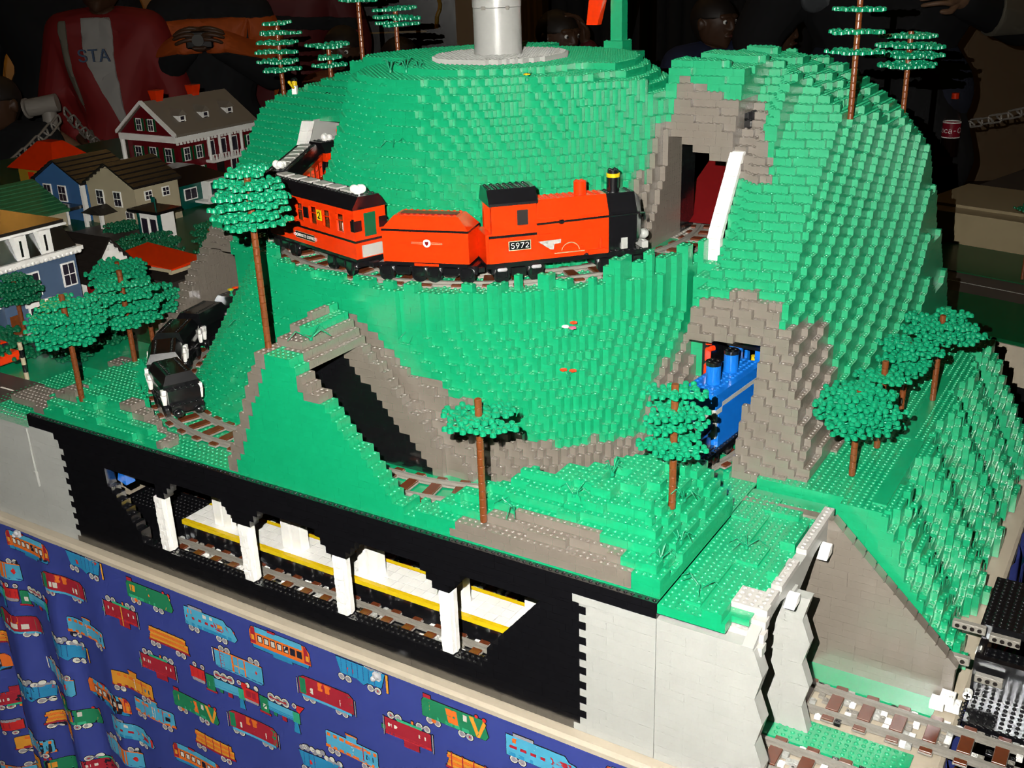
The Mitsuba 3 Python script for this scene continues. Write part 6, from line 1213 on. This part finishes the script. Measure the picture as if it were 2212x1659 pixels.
    for nm, m, lab, prism in (deco(h) if deco else []):
        pm = trimesh.creation.extrude_polygon(sg.Polygon(prism[0]), prism[2] - prism[1]); v = np.array(pm.vertices); v = np.c_[v[:, 0], prism[2] - v[:, 2], v[:, 1]]
        pr = MF(m3.Mesh(v.astype(np.float32), np.array(pm.faces)[:, ::1].astype(np.uint32)))
        if pr.volume() < 0: pr = MF(m3.Mesh(v.astype(np.float32), np.array(pm.faces)[:, ::-1].astype(np.uint32)))
        cut = chain_hull(big, cb_) ^ pr
        if not cut.is_empty(): obj(nm, MB().tm(smooth_mesh(cut, .04, 1), smooth=30), m, k, M, lab)
    return t, M, h
def deco1(h): return [('shirt_front', 'shirt_white', 'white shirt showing in the open jacket', ([(-.03 * h, .845 * h), (.052 * h, .845 * h), (.045 * h, .74 * h), (-.035 * h, .56 * h), (-.045 * h, .56 * h), (-.04 * h, .74 * h)], .0, .4)), ('side_stripe', 'stripe_grey', 'pale stripe', ([(.085 * h, .84 * h), (.108 * h, .84 * h), (.098 * h, .70 * h), (.075 * h, .62 * h), (.065 * h, .62 * h), (.08 * h, .72 * h)], .0, .4)), ('hem_stripe', 'stripe_grey', 'pale stripe', ([(.07 * h, .56 * h), (.055 * h, .56 * h), (.02 * h, .44 * h), (.04 * h, .44 * h)], .0, .4))]
t_, M_, h_ = person('person in a red jacket with pale stripes, open over a white shirt, hand in pocket', -211, 600, 1.60, 0, 'jacket_red', 'jeans', deco=deco1, arms=dict(R=dict(e=(.17, -.01, .63), w=(.085, .10, .55)), L=dict(e=(-.16, -.01, .63), w=(-.14, .08, .5))))
text('STA', .05, M_ @ TR(0, .142 * 1.6 * .86, .755 * h_, math.pi), t_, 'slate_blue', thick=.01)
def deco2(h): return [('orange_yoke', 'jacket_orange', 'orange chest panel', ([(-.2 * h, .80 * h), (.2 * h, .80 * h), (.2 * h, .70 * h), (.06 * h, .72 * h), (-.06 * h, .72 * h), (-.2 * h, .68 * h)], -.4, .6))]
t_, M_, h_ = person('person in a black and orange jacket holding a camera at the chest', -160, 620, 1.66, .1, 'black_cloth', 'black_cloth', deco=deco2, arms=dict(R=dict(e=(.15, .04, .66), w=(.03, .17, .745)), L=dict(e=(-.15, .04, .66), w=(-.03, .17, .745))))
cm_ = thing('compact_camera', 'dark compact camera held by the person in black and orange', 'camera'); obj('case', MB().box(-.055, .055, -.02, .02, 0, .07, .006), 'black', cm_, M_ @ TR(0, .34, .735 * h_)); obj('lens', MB().cyl((0, .02, .035), (0, .05, .035), .024, seg=16), 'dark_grey', cm_, M_ @ TR(0, .34, .735 * h_))
def deco3(h): return [('dark_band', 'black_cloth', 'dark band', ([(-.2 * h, .69 * h), (.12 * h, .71 * h), (.12 * h, .675 * h), (-.2 * h, .655 * h)], -.4, .6))]
person('adult in a dark red padded jacket behind the upper left toy trees', -133, 690, 1.86, 0, 'jacket_dark_red', 'black_cloth', wide=1.15, deco=deco3)
person('child in a brown and orange jacket partly hidden by the upper left toy trees', -86, 610, 1.26, -.1, 'jacket_orange_dark', 'jeans')
person('child in a tan jacket beside the small round toy tree', -56, 615, 1.20, .15, 'jacket_tan', 'jeans', hair='hair_dark')
person('child with short black hair looking down right of the grey pole', 31, 600, 1.30, .35, 'jacket_dark_red', 'black_cloth', head_turn=.35, arms=dict(R=dict(e=(.17, 0, .63), w=(.1, .12, .58)), L=dict(e=(-.15, .05, .72), w=(-.09, .03, .90))))
person('child in a blue jacket watching over the right ridge', 114, 600, 1.34, .45, 'jacket_blue', 'jeans', head_turn=.25, wide=1.1)
person('child in a grey hooded jacket in profile beside the large dark coat', 151, 620, 1.28, .8, 'jacket_grey', 'black_cloth', head_turn=.3)
def deco8(h): return [('pale_sleeve', 'stripe_grey', 'pale sleeve', ([(-.36 * h, .86 * h), (-.185 * h, .86 * h), (-.17 * h, .62 * h), (-.36 * h, .62 * h)], -.6, .6)), ('round_badge', 'badge_grey', 'round sleeve badge', ([(.165 * h + .028 * h * math.cos(q_), .70 * h + .03 * h * math.sin(q_)) for q_ in np.linspace(0, 6.28, 20)[:-1]], .0, .6))]
t_, M_, h_ = person('large adult in a black coat with one pale sleeve behind the right ridge', 196, 566, 1.92, -.1, 'black_cloth', 'jeans_dark', wide=1.55, deco=deco8, coat_len=.36, skin='skin_pale', arms=dict(R=dict(e=(.27, -.01, .62), w=(.25, .08, .5)), L=dict(e=(-.27, 0, .64), w=(-.07, .24, .70))))
nt = thing('paper_note', 'small white folded paper in the large adult\'s hand', 'paper'); obj('sheet', MB().box(-.035, .035, -.003, .003, 0, .07), 'shirt_white', nt, M_ @ TR(-.12, .53, .705 * h_))
person('dark figure in black standing between the door and the red jacket', -262, 660, 1.88, .2, 'black_cloth', 'black_cloth', wide=1.2)
def deco10(h): return [('pale_sleeve', 'stripe_grey', 'pale sleeve', ([(-.3 * h, .8 * h), (-.115 * h, .8 * h), (-.13 * h, .62 * h), (-.3 * h, .62 * h)], -.6, .6))]
person('person in black with a pale sleeve at the left edge', -240, 520, 1.16, -.3, 'black_cloth', 'black_cloth', wide=1.3, deco=deco10)
ct = thing('coat_pile', 'pile of orange-lit coats on a chair at the upper left', 'coats'); R = random.Random(8); mb = MB()
for k in range(6):
    m = trimesh.creation.icosphere(subdivisions=4); v = np.array(m.vertices) * [1.25 - .07 * k, .8, .38]; v *= 1 + .22 * (meshkit.fbm(v * 2.2 + k * 9)[:, None] - .5) if hasattr(meshkit, 'fbm') else 1
    x, y = at(-287 + R.uniform(-6, 6), 700 + R.uniform(-6, 6)); obj('coat', MB().raw(v * 16 + [x, y, 12 + k * 8.5], m.faces, v / np.linalg.norm(v, axis=1, keepdims=True)), ['coat_orange', 'coat_orange', 'jacket_tan'][k % 3], ct)
obj('chair_seat', wallbox(-308, -266, 684, 716, -40, -2), 'dark_panel', ct)
bx = thing('cardboard_box', 'brown cardboard box on the floor right of the table', 'box'); obj('body', MB().box(168, 230, 120, 175, FL, -40).box(168, 230, 120, 122, -40, -36), 'cardboard', bx)
